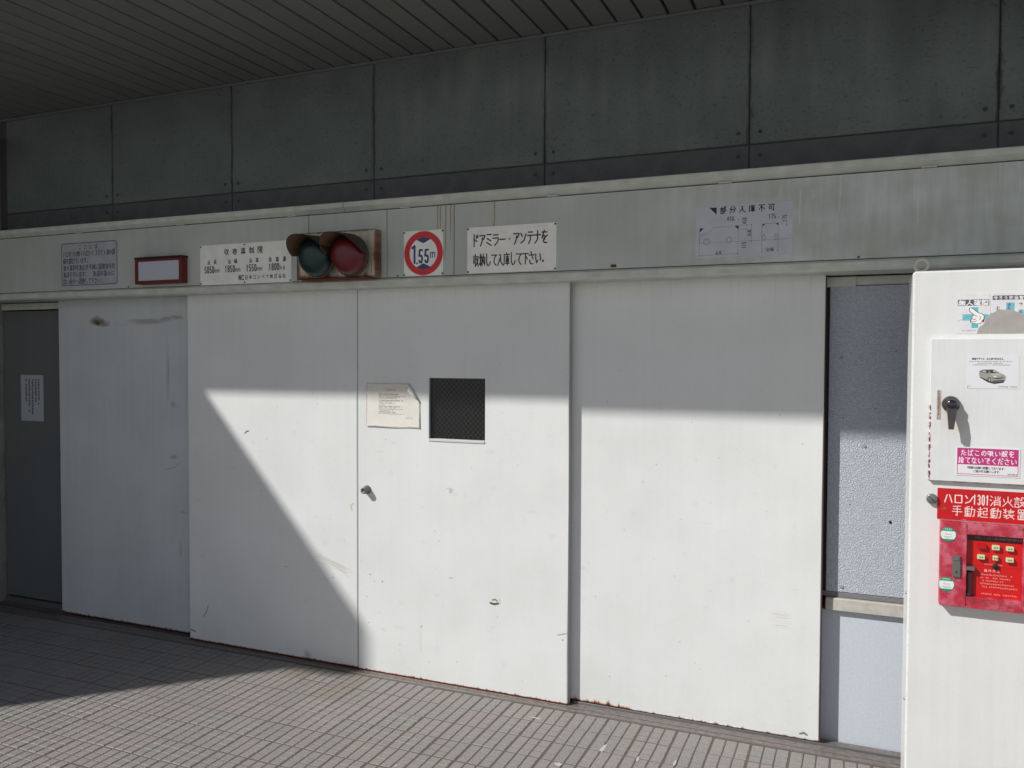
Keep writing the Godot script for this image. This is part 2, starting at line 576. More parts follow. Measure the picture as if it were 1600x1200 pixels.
# ---------------------------------------------------------------- ground and paving tiles
func tile_shape(variant: int) -> SurfaceTool:
	var st := new_st()
	var r := RandomNumberGenerator.new()
	r.seed = 100 + variant
	var half := 0.0714
	box(st, Vector3(-half, -0.03, -half), Vector3(half, -0.0034, half))
	var step := half * 2.0 / 3.0
	for i in 3:
		for k in 3:
			var x0 := -half + i * step + (0.0016 if i > 0 else 0.0)
			var x1 := -half + (i + 1) * step - (0.0016 if i < 2 else 0.0)
			var g := 0.0015 if variant % 3 != 2 else 0.0006
			var z0 := -half + k * step + (g if k > 0 else 0.0)
			var z1 := -half + (k + 1) * step - (g if k < 2 else 0.0)
			var h := r.randf_range(-0.0006, 0.0)
			var e := 0.0026
			var lo := -0.0034
			var A := [Vector3(x0, lo, z0), Vector3(x1, lo, z0), Vector3(x1, lo, z1), Vector3(x0, lo, z1)]
			var B := [Vector3(x0 + e, h, z0 + e * 0.8), Vector3(x1 - e, h, z0 + e * 0.8), Vector3(x1 - e, h, z1 - e), Vector3(x0 + e, h, z1 - e)]
			quad(st, B[0], B[1], B[2], B[3], Vector3.UP)
			for j in 4:
				var n := (j + 1) % 4
				var mid: Vector3 = (A[j] + A[n]) * 0.5 - Vector3((x0 + x1) * 0.5, 0, (z0 + z1) * 0.5)
				quad(st, A[j], A[n], B[n], B[j], mid.normalized() + Vector3.UP * 0.7)
	return st

func ground_and_paving() -> void:
	var g := bx("ground", Vector3(-150, -0.5, -60), Vector3(150, -0.045, 200), M.asphalt, null, 0.0)
	tag(g, "pale concrete ground in front of the paved parking entrance", "ground")
	g.set_meta("kind", "structure")
	var p := thing("pavement", "grey square nine-pad paving tiles in front of the parking doors", "pavement")
	p.set_meta("kind", "structure")
	bx("mortar_bed", Vector3(-5.6, -0.044, -0.3), Vector3(5.0, -0.0027, 4.46), M.mortar, p, 0.0)
	var shapes: Array[ArrayMesh] = []
	for v in 6:
		shapes.append(tile_shape(v).commit())
	var spots: Array = []
	var cam := Vector3(0, 1.563, 3.5)
	var look := Basis.from_euler(Vector3(deg_to_rad(-1.721), deg_to_rad(22.781), deg_to_rad(0.206)), EULER_ORDER_YXZ)
	for i in range(-35, 33):
		for k in range(-2, 29):
			var c := Vector3(0.065 + 0.15 * i - 0.075, 0, 0.05 + 0.15 * k + 0.075)
			if k < 0 and c.x > -1.25:
				continue
			if c.z < -0.12 or c.x < -5.5 or c.x > 4.9:
				continue
			var q := look.inverse() * (c - cam)
			var seen := q.z < -0.5 and absf(q.x / q.z) < 0.66 and absf(q.y / q.z) < 0.5
			spots.append([(0.0 if seen else 100.0) + c.distance_to(cam), c])
	spots.sort_custom(func(a, b): return a[0] < b[0])
	var rest: Array[SurfaceTool] = []
	for v in 6:
		rest.append(new_st())
	for n in spots.size():
		var v := rng.randi() % 6
		var m := rng.randi() % 6
		var b := Basis.from_euler(Vector3(rng.randf_range(-0.01, 0.01), rng.randf_range(-0.008, 0.008), rng.randf_range(-0.01, 0.01)))
		var t := Transform3D(b, spots[n][1] + Vector3(rng.randf_range(-0.0008, 0.0008), rng.randf_range(-0.0009, 0.0005), rng.randf_range(-0.0008, 0.0008)))
		if n < 296:
			var o := MeshInstance3D.new()
			o.mesh = shapes[v]
			var w: Vector3 = spots[n][1]
			if Vector2(w.x + 2.28, w.z - 0.2).length() < 0.12 or Vector2(w.x + 2.55, w.z - 0.12).length() < 0.1:
				m = 6                                            # rust-stained by the door
			o.set_surface_override_material(0, M["tile%d" % m])
			o.name = "paving_tile" if n == 0 else "paving_tile_%03d" % n
			o.transform = t
			p.add_child(o, true)
		else:
			rest[m].append_from(shapes[v], 0, t)
	for s in [[-0.93, 0.32, 0.012, 0.05], [-0.78, 0.36, 0.008, 0.03], [-1.28, 0.17, 0.035, 0.008], [-0.64, 0.33, 0.006, 0.035], [-1.05, 0.52, 0.02, 0.02], [-1.62, 0.78, 0.008, 0.012]]:
		var sp := new_st()
		var ring_p: Array = []
		for k in 11:
			var r := rng.randf_range(0.55, 1.0)
			ring_p.append(Vector3(s[0] + cos(TAU * k / 11.0) * s[2] * r, 0.0008, s[1] + sin(TAU * k / 11.0) * s[3] * r))
		for k in 11:
			tri(sp, Vector3(s[0], 0.0012, s[1]), ring_p[k], ring_p[(k + 1) % 11], Vector3.UP)
		put("pale_splash", sp, M.splash, p)
	for m in 6:
		var o := put("paving_tile_field", rest[m], M["tile%d" % m], p)
		o.set_meta("kind", "stuff")

# ---------------------------------------------------------------- the house: closed dark bay behind the doors, storeys above
func building() -> void:
	var t := thing("parking_building", "concrete parking building that stands behind the sliding doors", "building", Vector3(0, 0, -4))
	bx("back_wall", Vector3(-5.6, 0, -6.2), Vector3(5.0, 3.3, -6.0), M.dark, t)
	bx("side_wall", Vector3(-5.6, 0, -6.0), Vector3(-5.4, 3.3, -0.35), M.concrete, t)
	bx("side_wall", Vector3(4.8, 0, -6.0), Vector3(5.0, 3.3, -0.35), M.concrete, t)
	bx("upper_storey", Vector3(-5.6, 3.3, -6.2), Vector3(5.0, 9.5, -0.13), M.concrete, t)
	bx("bay_wall", Vector3(-0.02, 0, -6.0), Vector3(4.8, 2.3, -0.26), M.dark, t)
	bx("bay_floor", Vector3(-5.4, -0.03, -6.0), Vector3(-0.03, -0.012, -0.32), M.dark, t, 0.0)
	bx("bay_ceiling", Vector3(-5.4, 2.31, -6.0), Vector3(4.8, 2.6, -0.36), M.dark, t, 0.0)

func canopy() -> void:
	var t := thing("canopy", "entrance canopy with a soffit of narrow grey metal strips", "canopy", Vector3(0, 3.05, 0.6))
	var n := 0
	var x := -5.02
	while x < 3.9:
		var st := new_st()
		var dz := rng.randf_range(-0.0012, 0.0012)
		box(st, Vector3(x + 0.0068, 3.05 + dz, -0.098), Vector3(x + 0.1077, 3.075 + dz, 1.352), 0.002)
		put("soffit_strip", st, [M.slat_a, M.slat_b, M.slat_c][rng.randi() % 3], t)
		x += 0.1145
		n += 1
	bx("backing_board", Vector3(-5.3, 3.085, -0.098), Vector3(4.0, 3.26, 1.352), M.black, t, 0.0)
	bx("fascia", Vector3(-5.3, 2.95, 1.356), Vector3(4.0, 3.296, 1.388), M.header_trim, t)
	bx("edge_bead", Vector3(-5.02, 3.036, -0.0975), Vector3(3.9, 3.0485, -0.083), M.slat_b, t)
	bx("roof_deck", Vector3(-5.3, 3.262, -0.1), Vector3(4.0, 3.292, 1.354), M.concrete, t)

func wing_wall() -> void:
	var t := thing("wing_wall", "dark concrete side wall at the left end of the entrance", "wall", Vector3(-5.3, 0, 1.2))
	bx("wall_slab", Vector3(-5.6, 0, -0.345), Vector3(-5.03, 2.948, 2.53), M.concrete, t, 0.006)
	bx("coping_beam", Vector3(-5.6, 2.95, 1.39), Vector3(-4.957, 3.296, 2.72), M.header_trim, t, 0.006)

# ---------------------------------------------------------------- concrete panels above the door header
func upper_wall() -> void:
	var t := thing("concrete_wall", "grey green painted concrete panel wall above the door header", "wall", Vector3(0, 2.3, -0.1))
	var x0 := -5.1
	var w := 7.2
	var im := canvas(1440, 170, rgb8(109, 118, 116))
	for y in 170:
		for x in 1440:
			var k := blot.get_noise_2d(x * 0.5, y * 0.5) * 0.09 + grain.get_noise_2d(x, y) * 0.05
			var s := streak.get_noise_2d(x * 0.55, y * 0.03 + 40.0)
			k += s * 0.10 * smoothstep(300.0, 1100.0, float(x))
			var sp := grain.get_noise_2d(x * 0.62 + 300.0, y * 0.62)
			if sp > 0.55:
				k -= 0.16
			im.set_pixel(x, y, rgb8(109, 118, 116) * (1.0 + k))
	var joints := [-4.96, -4.058, -3.172, -2.27, -1.354, -0.442, 0.464, 1.37, 2.1]
	for j in joints:                                        # grime runs beside the joints
		var px: float = (j - x0) / w * 1440.0
		var amount := 0.55 if absf(j - 0.464) < 0.01 else 0.3
		for k in 34:
			var yy := rng.randf_range(0, 160)
			seg(im, Vector2(px + rng.randfn(0, 1.3), yy), Vector2(px + rng.randfn(0, 1.6), yy + rng.randf_range(6, 40)), rng.randf_range(0.8, 2.2), rgb8(58, 56, 58), amount * rng.randf())
	for k in 26:                                            # broad pale runs down the middle panels
		var px := rng.randf_range(560, 1160)
		var yy := rng.randf_range(0, 50)
		var wd := rng.randf_range(5, 16)
		var len := rng.randf_range(50, 120)
		for y in range(int(yy), mini(170, int(yy + len))):
			var f := sin(PI * (y - yy) / len)
			for x in range(int(px - wd), int(px + wd)):
				dab(im, x, y, rgb8(146, 150, 147), 0.26 * f * (1.0 - absf(x - px) / wd))
	var mat := printed(im, 0.85)
	var bump := NoiseTexture2D.new()
	bump.width = 512
	bump.height = 512
	bump.seamless = true
	bump.as_normal_map = true
	bump.bump_strength = 4.0
	bump.noise = noise(77, 0.1, FastNoiseLite.TYPE_SIMPLEX_SMOOTH, 3)
	var low := mottled(rgb8(84, 87, 92), rgb8(99, 102, 107), 35, 0.02, 1.0, 0.85, 1.5)
	uvr = Rect2(x0, 2.45, w, 0.65)
	bx("backing_wall", Vector3(-5.03, 2.28, -0.35), Vector3(4.0, 3.262, -0.1085), plain(rgb8(72, 74, 73), 0.9), t, 0.0)
	for i in joints.size() - 1:
		bx("panel", Vector3(joints[i] + 0.002, 2.4645, -0.108), Vector3(joints[i + 1] - 0.002, 3.262, -0.1), mat, t, 0.003)
		bx("base_panel", Vector3(joints[i] + 0.002, 2.285, -0.108), Vector3(joints[i + 1] - 0.002, 2.4595, -0.1005), low, t, 0.003)
	uvr = Rect2(0, 0, 1, 1)
	for i in range(1, joints.size() - 1):
		for s in [-1.0, 1.0]:
			for yy in [2.512, 2.415]:
				var st := new_st()
				disc(st, Vector3(joints[i] + s * 0.044, yy, -0.1005), 0.0085, 0.0025, 12)
				put("tie_plug", st, M.plug, t)

# ---------------------------------------------------------------- steel header box over the doors
func header() -> void:
	var t := thing("door_header", "long pale grey steel header box running above the sliding doors", "header", Vector3(0, 1.9, 0))
	var x0 := -5.05
	var w := 7.0
	var H := 100
	var W := 1960
	var im := painted(W, H, rgb8(189, 194, 189), 3, 0.05, 0.02)
	var ppm := W / w
	var put_x := func(x): return (x - x0) * ppm
	# weathering of the right half: pale runs, grime bands, a paler patch round the notice
	for y in H:
		for x in range(int(put_x.call(-1.1)), W):
			var f := smoothstep(put_x.call(-1.1), put_x.call(-0.2), float(x))
			var k := blot.get_noise_2d(x * 0.7 + 50.0, y * 0.9) * 0.7 + streak.get_noise_2d(x * 1.5, y * 0.2 + 9.0) * 0.35 + 0.05
			im.set_pixel(x, y, im.get_pixel(x, y).lerp(rgb8(172, 174, 160) if k < 0.0 else rgb8(214, 220, 220), f * clampf(absf(k) * 1.3, 0.0, 0.6 if k > 0.0 else 0.45)))
	for k in 60:
		var xx: float = put_x.call(rng.randf_range(-0.3, 1.4))
		var yy := rng.randf_range(0, 30)
		seg(im, Vector2(xx, yy), Vector2(xx + rng.randf_range(-1, 1), yy + rng.randf_range(8, 40)), rng.randf_range(0.8, 2.0), rgb8(226, 230, 224), rng.randf_range(0.1, 0.4))
	for r in [[-1.806, 36.0], [-1.793, 22.0], [-1.765, 55.0], [-1.74, 30.0]]:   # rust tears below the hinge
		var px: float = put_x.call(r[0])
		for k in 3:
			seg(im, Vector2(px, 2), Vector2(px + rng.randf_range(-0.6, 0.6), r[1] + 10.0 * k), 1.1, rgb8(146, 104, 54), 0.4)
	var tear: Array = []
	for k in 9:
		tear.append(Vector2(put_x.call(-1.52) - maxf(0.0, k - 5.0) * 0.9, 2 + k * 5.4))
	path(im, tear, 1.3, rgb8(150, 108, 50), 0.7)
	var face := printed(im, 0.42)
	uvr = Rect2(x0, 1.93, w, 0.36)
	bx("box_body", Vector3(-5.03, 1.9465, -0.124), Vector3(2.0, 2.284, 0.076), M.dark, t, 0.0)
	var cuts := [-5.03, -2.526, -2.0785, -1.7225, 0.62, 2.0]
	for i in cuts.size() - 1:
		var e := 0.0016
		bx("cover_panel", Vector3(cuts[i] + e, 1.9475, 0.0765), Vector3(cuts[i + 1] - e, 2.2685, 0.09), face, t, 0.0015)
	uvr = Rect2(0, 0, 1, 1)
	for span in [[-5.03, -2.315], [-2.3125, 2.0]]:
		var st := new_st()
		var xa: float = span[0]
		var xb: float = span[1]
		var prof := [Vector2(0.074, 2.2735), Vector2(0.082, 2.2738), Vector2(0.106, 2.293), Vector2(0.106, 2.3145), Vector2(0.102, 2.318), Vector2(-0.1, 2.326)]
		for k in prof.size() - 1:
			var a: Vector2 = prof[k]
			var b: Vector2 = prof[k + 1]
			quad(st, Vector3(xa, a.y, a.x), Vector3(xb, a.y, a.x), Vector3(xb, b.y, b.x), Vector3(xa, b.y, b.x), Vector3(0, 0.2, 1) if k > 1 else Vector3(0, -1, 0.5))
		quad(st, Vector3(xa, 2.2735, 0.07), Vector3(xb, 2.2735, 0.07), Vector3(xb, 2.28, -0.1), Vector3(xa, 2.28, -0.1), Vector3.DOWN)
		put("drip_flashing", st, M.header_trim, t)
	bx("lower_lip", Vector3(-5.03, 1.9035, -0.1), Vector3(2.0, 1.9445, 0.094), M.header_trim, t, 0.009)
	for x in [-4.101, -3.352, -2.6275, -1.979, -1.242, -0.51, 0.221, 0.95]:
		bx("hinge", Vector3(x - 0.026, 2.2698, 0.086), Vector3(x + 0.026, 2.2755, 0.0965), M.white_edge, t, 0.0015)
	for x in [-3.729, -2.592, -2.019, -0.012, 1.2]:
		var st := new_st()
		disc(st, Vector3(x, 1.9535, 0.0895), 0.0042, 0.003, 10)
		put("screw", st, M.black, t)
	bx("catch", Vector3(-0.98, 1.953, 0.089), Vector3(-0.957, 1.964, 0.0945), M.rust, t, 0.001)
	bx("cross_rail", Vector3(-5.03, 1.86, -0.13), Vector3(-0.02, 1.9, -0.104), M.header_trim, t)

# ---------------------------------------------------------------- rough wall between the last door and the control cabinet
func stucco() -> void:
	var t := thing("stucco_wall", "pale blue rough stucco wall between the right sliding door and the cabinet", "wall", Vector3(0.4, 0, -0.105))
	var rough := mottled(rgb8(186, 193, 204), rgb8(208, 213, 222), 51, 0.03, 1.6, 0.85)
	var im := canvas(512, 512, Color.BLACK)
	var n := noise(61, 0.075, FastNoiseLite.TYPE_SIMPLEX_SMOOTH, 3)
	var raw := n.get_seamless_image(512, 512)
	raw.convert(Image.FORMAT_RGB8)
	for y in 512:
		for x in 512:
			var v := raw.get_pixel(x, y).r
			v = smoothstep(0.30, 0.62, v)
			im.set_pixel(x, y, Color(v, v, v))
	im.bump_map_to_normal_map(6.0)
	rough.normal_enabled = true
	rough.normal_texture = ImageTexture.create_from_image(im)
	rough.normal_scale = 1.0
	rough.uv1_scale = Vector3.ONE * 3.4
	var smooth := mottled(rgb8(192, 198, 208), rgb8(204, 210, 219), 52, 0.05, 3.0, 0.85, 1.0)
	bx("rough_panel", Vector3(-0.117, 0.62, -0.255), Vector3(2.0, 1.862, -0.105), rough, t, 0.002)
	bx("side_return", Vector3(-0.3, 0.62, -0.255), Vector3(-0.1175, 1.862, -0.135), plain(rgb8(86, 92, 100), 0.9), t, 0.0)
	bx("head_board", Vector3(-0.3, 1.8645, -0.255), Vector3(2.0, 1.9005, -0.112), M.header_trim, t, 0.002)
	bx("mortar_ledge", Vector3(-0.3, 0.598, -0.255), Vector3(2.0, 0.618, -0.107), mottled(rgb8(104, 102, 106), rgb8(160, 158, 160), 53, 0.12, 5.0, 0.95, 6.0), t, 0.002)
	bx("metal_trim", Vector3(-0.118, 0.544, -0.2), Vector3(2.0, 0.5965, -0.088), mottled(rgb8(176, 172, 162), rgb8(200, 196, 186), 54, 0.02, 2.0, 0.5), t, 0.004)
	bx("lower_panel", Vector3(-0.3, -0.02, -0.255), Vector3(2.0, 0.5425, -0.115), smooth, t, 0.002)
	for p in [Vector2(-0.07, 1.573), Vector2(-0.057, 0.643), Vector2(0.02, 1.22)]:
		var st := new_st()
		disc(st, Vector3(p.x, p.y, -0.106), 0.0068, 0.005, 10)
		put("bolt", st, plain(rgb8(150, 154, 160), 0.6), t)
	var h := new_st()
	disc(h, Vector3(0.1196, 0.92, -0.106), 0.006, 0.003, 10)
	put("plug", h, M.black, t)
	for p in [Vector2(-0.06, 1.33), Vector2(-0.03, 0.98), Vector2(0.13, 1.6), Vector2(0.06, 1.37)]:
		var st := new_st()
		disc(st, Vector3(p.x, p.y, -0.106), 0.0026, 0.002, 8)
		put("nail_hole", st, M.dark, t)

# ---------------------------------------------------------------- doors
func sheet_metal(im: Image, rough: float, s: int) -> StandardMaterial3D:
	var m := printed(im, rough)
	var n := NoiseTexture2D.new()
	n.width = 256
	n.height = 256
	n.as_normal_map = true
	n.bump_strength = 1.6
	n.noise = noise(200 + s, 0.011, FastNoiseLite.TYPE_SIMPLEX_SMOOTH, 2)
	m.normal_enabled = true
	m.normal_texture = n
	m.normal_scale = 0.5
	return m

# dirty runs from the header, hand grime and a splashed foot
func grime(im: Image, s: int) -> void:
	var w := im.get_width()
	var h := im.get_height()
	var r := RandomNumberGenerator.new()
	r.seed = 900 + s
	for k in 22:
		var x := r.randf_range(2, w - 2)
		var len := r.randf_range(12, 90)
		for i in int(len):
			dab(im, int(x + sin(i * 0.09 + k) * 0.8), int(8 + i), rgb8(150, 148, 132), 0.10 * (1.0 - i / len))
	for y in range(h - 70, h):
		for x in w:
			var k := blot.get_noise_2d(x * 0.9 + s * 55.0, y * 0.5) + 0.25 * grain.get_noise_2d(x * 0.7, y * 0.7 + s)
			dab(im, x, y, rgb8(172, 166, 152), clampf(k * 0.5, 0.0, 1.0) * 0.22 * (y - h + 70) / 70.0)
	for k in 34:
		blob(im, Vector2(r.randf_range(0, w), r.randf_range(h * 0.35, h)), r.randf_range(2, 9), r.randf_range(1, 5), rgb8(176, 176, 174), r.randf_range(0.06, 0.2), 0.9)
	for k in 26:
		blob(im, Vector2(r.randf_range(0, w), r.randf_range(h * 0.2, h)), 1.1, 0.9, rgb8(110, 104, 98), r.randf_range(0.3, 0.8))

func leaf(t: Node, x0: float, x1: float, y0: float, y1: float, z: float, thick: float, im: Image, rough := 0.42) -> MeshInstance3D:
	uvr = Rect2(x0, y0, x1 - x0, y1 - y0)
	var o := bx("door_leaf", Vector3(x0, y0, z - thick), Vector3(x1, y1, z), sheet_metal(im, rough, im.get_width()), t, 0.003)
	uvr = Rect2(0, 0, 1, 1)
	return o

func spot_at(im: Image, r: Rect2, x: float, y: float) -> Vector2:
	return Vector2((x - r.position.x) / r.size.x * im.get_width(), (1.0 - (y - r.position.y) / r.size.y) * im.get_height())

func chips(im: Image, r: Rect2, list: Array) -> void:
	for c in list:
		var p := spot_at(im, r, c[0], c[1])
		var s: float = c[2] * im.get_width() / r.size.x
		blob(im, p, s * 1.6, s * 1.6, rgb8(186, 160, 120), 0.35)
		blob(im, p, s, s * 0.8, rgb8(64, 34, 22), 0.95)

func scratch(im: Image, r: Rect2, pts: Array, w: float, c: Color, a: float) -> void:
	var q: Array = []
	for p in pts:
		q.append(spot_at(im, r, p[0], p[1]))
	path(im, q, w, c, a)

func doors() -> void:
	var white := rgb8(226, 228, 227)
	var top := 1.925
	# grey door A
	var t := thing("sliding_door", "dull grey sliding door with two brown smudges near its top", "sliding door", Vector3(-3.9, 0, -0.08), "sliding parking doors")
	var r := Rect2(-4.466, 0.012, 1.216, top - 0.012)
	var im := painted(362, 568, rgb8(203, 208, 211), 1, 0.03, 0.015)
	for b in [[-4.154, 1.773, 0.055, 0.03, 0.75], [-4.10, 1.757, 0.06, 0.022, 0.45], [-3.545, 1.797, 0.075, 0.02, 0.7], [-3.62, 1.79, 0.05, 0.02, 0.4], [-3.75, 1.772, 0.16, 0.018, 0.28], [-3.93, 1.757, 0.16, 0.016, 0.18]]:
		var p := spot_at(im, r, b[0], b[1])
		blob(im, p, b[2] * 297, b[3] * 297, rgb8(84, 66, 44), b[4], 0.9)
	blob(im, spot_at(im, r, -4.145, 1.768), 5, 4, rgb8(30, 24, 18), 0.8)
	blob(im, spot_at(im, r, -3.53, 1.797), 6, 2, rgb8(210, 200, 180), 0.6)
	for b in [[-3.561, 1.008, 0.03, 0.012], [-3.56, 1.3, 0.02, 0.03], [-3.50, 0.697, 0.03, 0.008], [-3.52, 0.5, 0.012, 0.07], [-3.6, 1.5, 0.012, 0.2]]:
		blob(im, spot_at(im, r, b[0], b[1]), b[2] * 297, b[3] * 297, rgb8(110, 108, 106), 0.35, 1.0)
	scratch(im, r, [[-3.62, 0.93], [-3.55, 0.95], [-3.5, 0.985]], 1.0, rgb8(120, 118, 114), 0.5)
	rust_foot(im, 567, 2.5, 1)
	leaf(t, -4.466, -3.25, 0.012, top, -0.06, 0.02, im)
	# white leaf B
	t = thing("sliding_door", "white sliding door leaf left of the notice, half in slanting shade", "sliding door", Vector3(-2.85, 0, -0.02), "sliding parking doors")
	r = Rect2(-3.398, 0.006, 1.0935, top)
	im = painted(330, 580, white, 2)
	grime(im, 2)
	scratch(im, r, [[-3.006, 1.166], [-2.995, 1.176], [-2.982, 1.179]], 1.6, rgb8(40, 40, 44), 0.85)
	scratch(im, r, [[-3.30, 0.14], [-3.275, 0.175], [-3.265, 0.21]], 1.0, rgb8(70, 72, 80), 0.7)
	scratch(im, r, [[-3.39, 0.057], [-3.36, 0.052]], 2.0, rgb8(60, 62, 68), 0.6)
	for k in 9:
		scratch(im, r, [[-2.56 + rng.randf() * 0.1, 0.515 + rng.randf() * 0.05], [-2.38 + rng.randf() * 0.06, 0.46 + rng.randf() * 0.05]], 0.9, rgb8(150, 140, 128), 0.25)
	chips(im, r, [[-2.751, 0.478, 0.004], [-2.735, 0.478, 0.003], [-2.45, 0.45, 0.003], [-2.40, 0.40, 0.002], [-2.34, 0.82, 0.003]])
	scratch(im, r, [[-2.335, 0.80], [-2.345, 0.825], [-2.325, 0.84]], 1.2, rgb8(190, 170, 70), 0.7)
	blob(im, spot_at(im, r, -2.612, 0.03), 9, 12, rgb8(120, 122, 130), 0.4)
	rust_foot(im, 579, 1.6, 2)
	leaf(t, -3.398, -2.3055, 0.011, top, 0.0, 0.035, im)
	bx("bottom_edge", Vector3(-3.396, 0.0035, -0.033), Vector3(-2.3055, 0.0105, -0.0015), M.red_rust, t, 0.0)
	# white leaf C with the wired window
	t = thing("sliding_door", "white sliding door leaf with a small dark wired glass window", "sliding door", Vector3(-1.74, 0, -0.02), "sliding parking doors")
	r = Rect2(-2.2993, 0.006, 1.1053, top)
	im = painted(340, 590, white, 4)
	grime(im, 4)
	chips(im, r, [[-1.943, 0.269, 0.004], [-2.232, 0.492, 0.004], [-2.207, 0.459, 0.003], [-2.162, 0.464, 0.005], [-1.99, 0.52, 0.002], [-2.25, 0.38, 0.003], [-2.24, 0.25, 0.003], [-1.90, 0.10, 0.003], [-1.22, 0.30, 0.004]])
	scratch(im, r, [[-1.575, 0.425], [-1.555, 0.421], [-1.535, 0.427]], 2.4, rgb8(66, 40, 26), 0.95)
	scratch(im, r, [[-1.566, 0.44], [-1.55, 0.443], [-1.54, 0.438]], 1.3, rgb8(70, 44, 28), 0.9)
	scratch(im, r, [[-1.53, 0.45], [-1.525, 0.43]], 1.2, rgb8(150, 140, 130), 0.5)
	scratch(im, r, [[-1.24, 0.318], [-1.20, 0.33]], 1.2, rgb8(96, 100, 110), 0.7)
	scratch(im, r, [[-1.79, 0.52], [-1.77, 0.52]], 1.3, rgb8(130, 130, 132), 0.5)
	for k in 4:
		scratch(im, r, [[-1.82 + rng.randf() * 0.05, 0.92 + rng.randf() * 0.03], [-1.81 + rng.randf() * 0.05, 0.93 + rng.randf() * 0.03]], 1.0, rgb8(140, 140, 140), 0.5)
	scratch(im, r, [[-1.945, 0.26], [-1.944, 0.14]], 1.0, rgb8(190, 170, 140), 0.35)
	rust_foot(im, 589, 2.2, 3)
	var hx0 := -1.902
	var hx1 := -1.605
	var hy0 := 1.167
	var hy1 := 1.472
	var st := new_st()
	uvr = r
	var xs := [r.position.x, hx0, hx1, r.end.x]
	bx("bottom_edge", Vector3(-2.2995, 0.0035, -0.033), Vector3(-1.196, 0.0105, -0.0015), M.red_rust, t, 0.0)
	bx("rubber_seam", Vector3(-2.306, 0.011, -0.033), Vector3(-2.2992, top, -0.012), M.black, t, 0.0)
	var ys := [0.011, hy0, hy1, r.end.y]
	for i in 3:
		for k in 3:
			if i == 1 and k == 1:
				continue
			for z in [0.0, -0.035]:
				quad(st, Vector3(xs[i], ys[k], z), Vector3(xs[i + 1], ys[k], z), Vector3(xs[i + 1], ys[k + 1], z), Vector3(xs[i], ys[k + 1], z), Vector3(0, 0, 1 if z == 0.0 else -1))
	for e in [[xs[0], xs[3], ys[0], ys[3], 1.0], [hx0, hx1, hy0, hy1, -1.0]]:
		var o: float = e[4]
		quad(st, Vector3(e[0], e[2], 0), Vector3(e[0], e[3], 0), Vector3(e[0], e[3], -0.035), Vector3(e[0], e[2], -0.035), Vector3(-o, 0, 0))
		quad(st, Vector3(e[1], e[2], 0), Vector3(e[1], e[3], 0), Vector3(e[1], e[3], -0.035), Vector3(e[1], e[2], -0.035), Vector3(o, 0, 0))
		quad(st, Vector3(e[0], e[2], 0), Vector3(e[1], e[2], 0), Vector3(e[1], e[2], -0.035), Vector3(e[0], e[2], -0.035), Vector3(0, -o, 0))
		quad(st, Vector3(e[0], e[3], 0), Vector3(e[1], e[3], 0), Vector3(e[1], e[3], -0.035), Vector3(e[0], e[3], -0.035), Vector3(0, o, 0))
	put("door_leaf", st, sheet_metal(im, 0.42, 3), t)
	uvr = Rect2(0, 0, 1, 1)
	bx("edge_strip", Vector3(-1.1938, 0.008, -0.0345), Vector3(-1.1925, top, -0.002), plain(rgb8(160, 160, 160), 0.6), t, 0.0)
	# window
	var win := bx("window", Vector3(hx0 + 0.001, hy0 + 0.001, -0.034), Vector3(hx1 - 0.001, hy0 + 0.014, 0.004), M.white_edge, t, 0.002)
	var fr := new_st()
	box(fr, Vector3(hx0 + 0.001, hy0 + 0.015, -0.034), Vector3(hx0 + 0.006, hy1 - 0.001, -0.012))
	box(fr, Vector3(hx1 - 0.006, hy0 + 0.015, -0.034), Vector3(hx1 - 0.001, hy1 - 0.001, -0.012))
	box(fr, Vector3(hx0 + 0.007, hy1 - 0.006, -0.034), Vector3(hx1 - 0.007, hy1 - 0.001, -0.012))
	put("frame", fr, plain(rgb8(66, 76, 80), 0.5), win)
	var glass := plain(Color(0.2, 0.22, 0.24, 0.02), 0.05)
	glass.metallic_specular = 0.36
	glass.transparency = BaseMaterial3D.TRANSPARENCY_ALPHA
	bx("pane", Vector3(hx0 + 0.007, hy0 + 0.015, -0.022), Vector3(hx1 - 0.007, hy1 - 0.007, -0.018), glass, win, 0.0)
	var wires := new_st()
	var a := Rect2(hx0 + 0.008, hy0 + 0.016, hx1 - hx0 - 0.016, hy1 - hy0 - 0.024)
	for s in [-1.0, 1.0]:
		for k in range(-30, 31):
			var c: float = k * 0.0265
			var pts: Array[Vector2] = []
			for f in 61:
				var u := a.size.x * f / 60.0
				var v: float = a.size.y * 0.5 + s * (u - a.size.x * 0.5) * 1.05 + c
				if v >= 0.0 and v <= a.size.y:
					pts.append(a.position + Vector2(u, v))
			if pts.size() < 2:
				continue
			var p := pts[0]
			var q := pts[-1]
			var nn := Vector2(-(q - p).y, (q - p).x).normalized() * 0.0006
			var z := -0.0236 if s > 0 else -0.0246
			quad(wires, Vector3(p.x - nn.x, p.y - nn.y, z), Vector3(q.x - nn.x, q.y - nn.y, z), Vector3(q.x + nn.x, q.y + nn.y, z), Vector3(p.x + nn.x, p.y + nn.y, z), Vector3.BACK)
	var wm := put("wire_mesh", wires, plain(rgb8(92, 91, 90), 0.6), win)
	wm.set_meta("kind", "stuff")
	# lock knob
	var kn := new_st()
	var kx := -2.247
	var ky := 0.913
	lathe(kn, Vector3(kx, ky, 0.0), Basis.IDENTITY, [Vector2(0.022, 0.0), Vector2(0.022, 0.004), Vector2(0.019, 0.006), Vector2(0.0175, 0.03), Vector2(0.016, 0.036), Vector2(0.009, 0.037), Vector2(0.009, 0.033), Vector2(0.0, 0.033)], 20)
	var knob := put("door_knob", kn, M.dull_steel, t)
	bx("keyhole", Vector3(kx - 0.0015, ky - 0.005, 0.033), Vector3(kx + 0.0015, ky + 0.005, 0.0345), M.black, knob, 0.0)
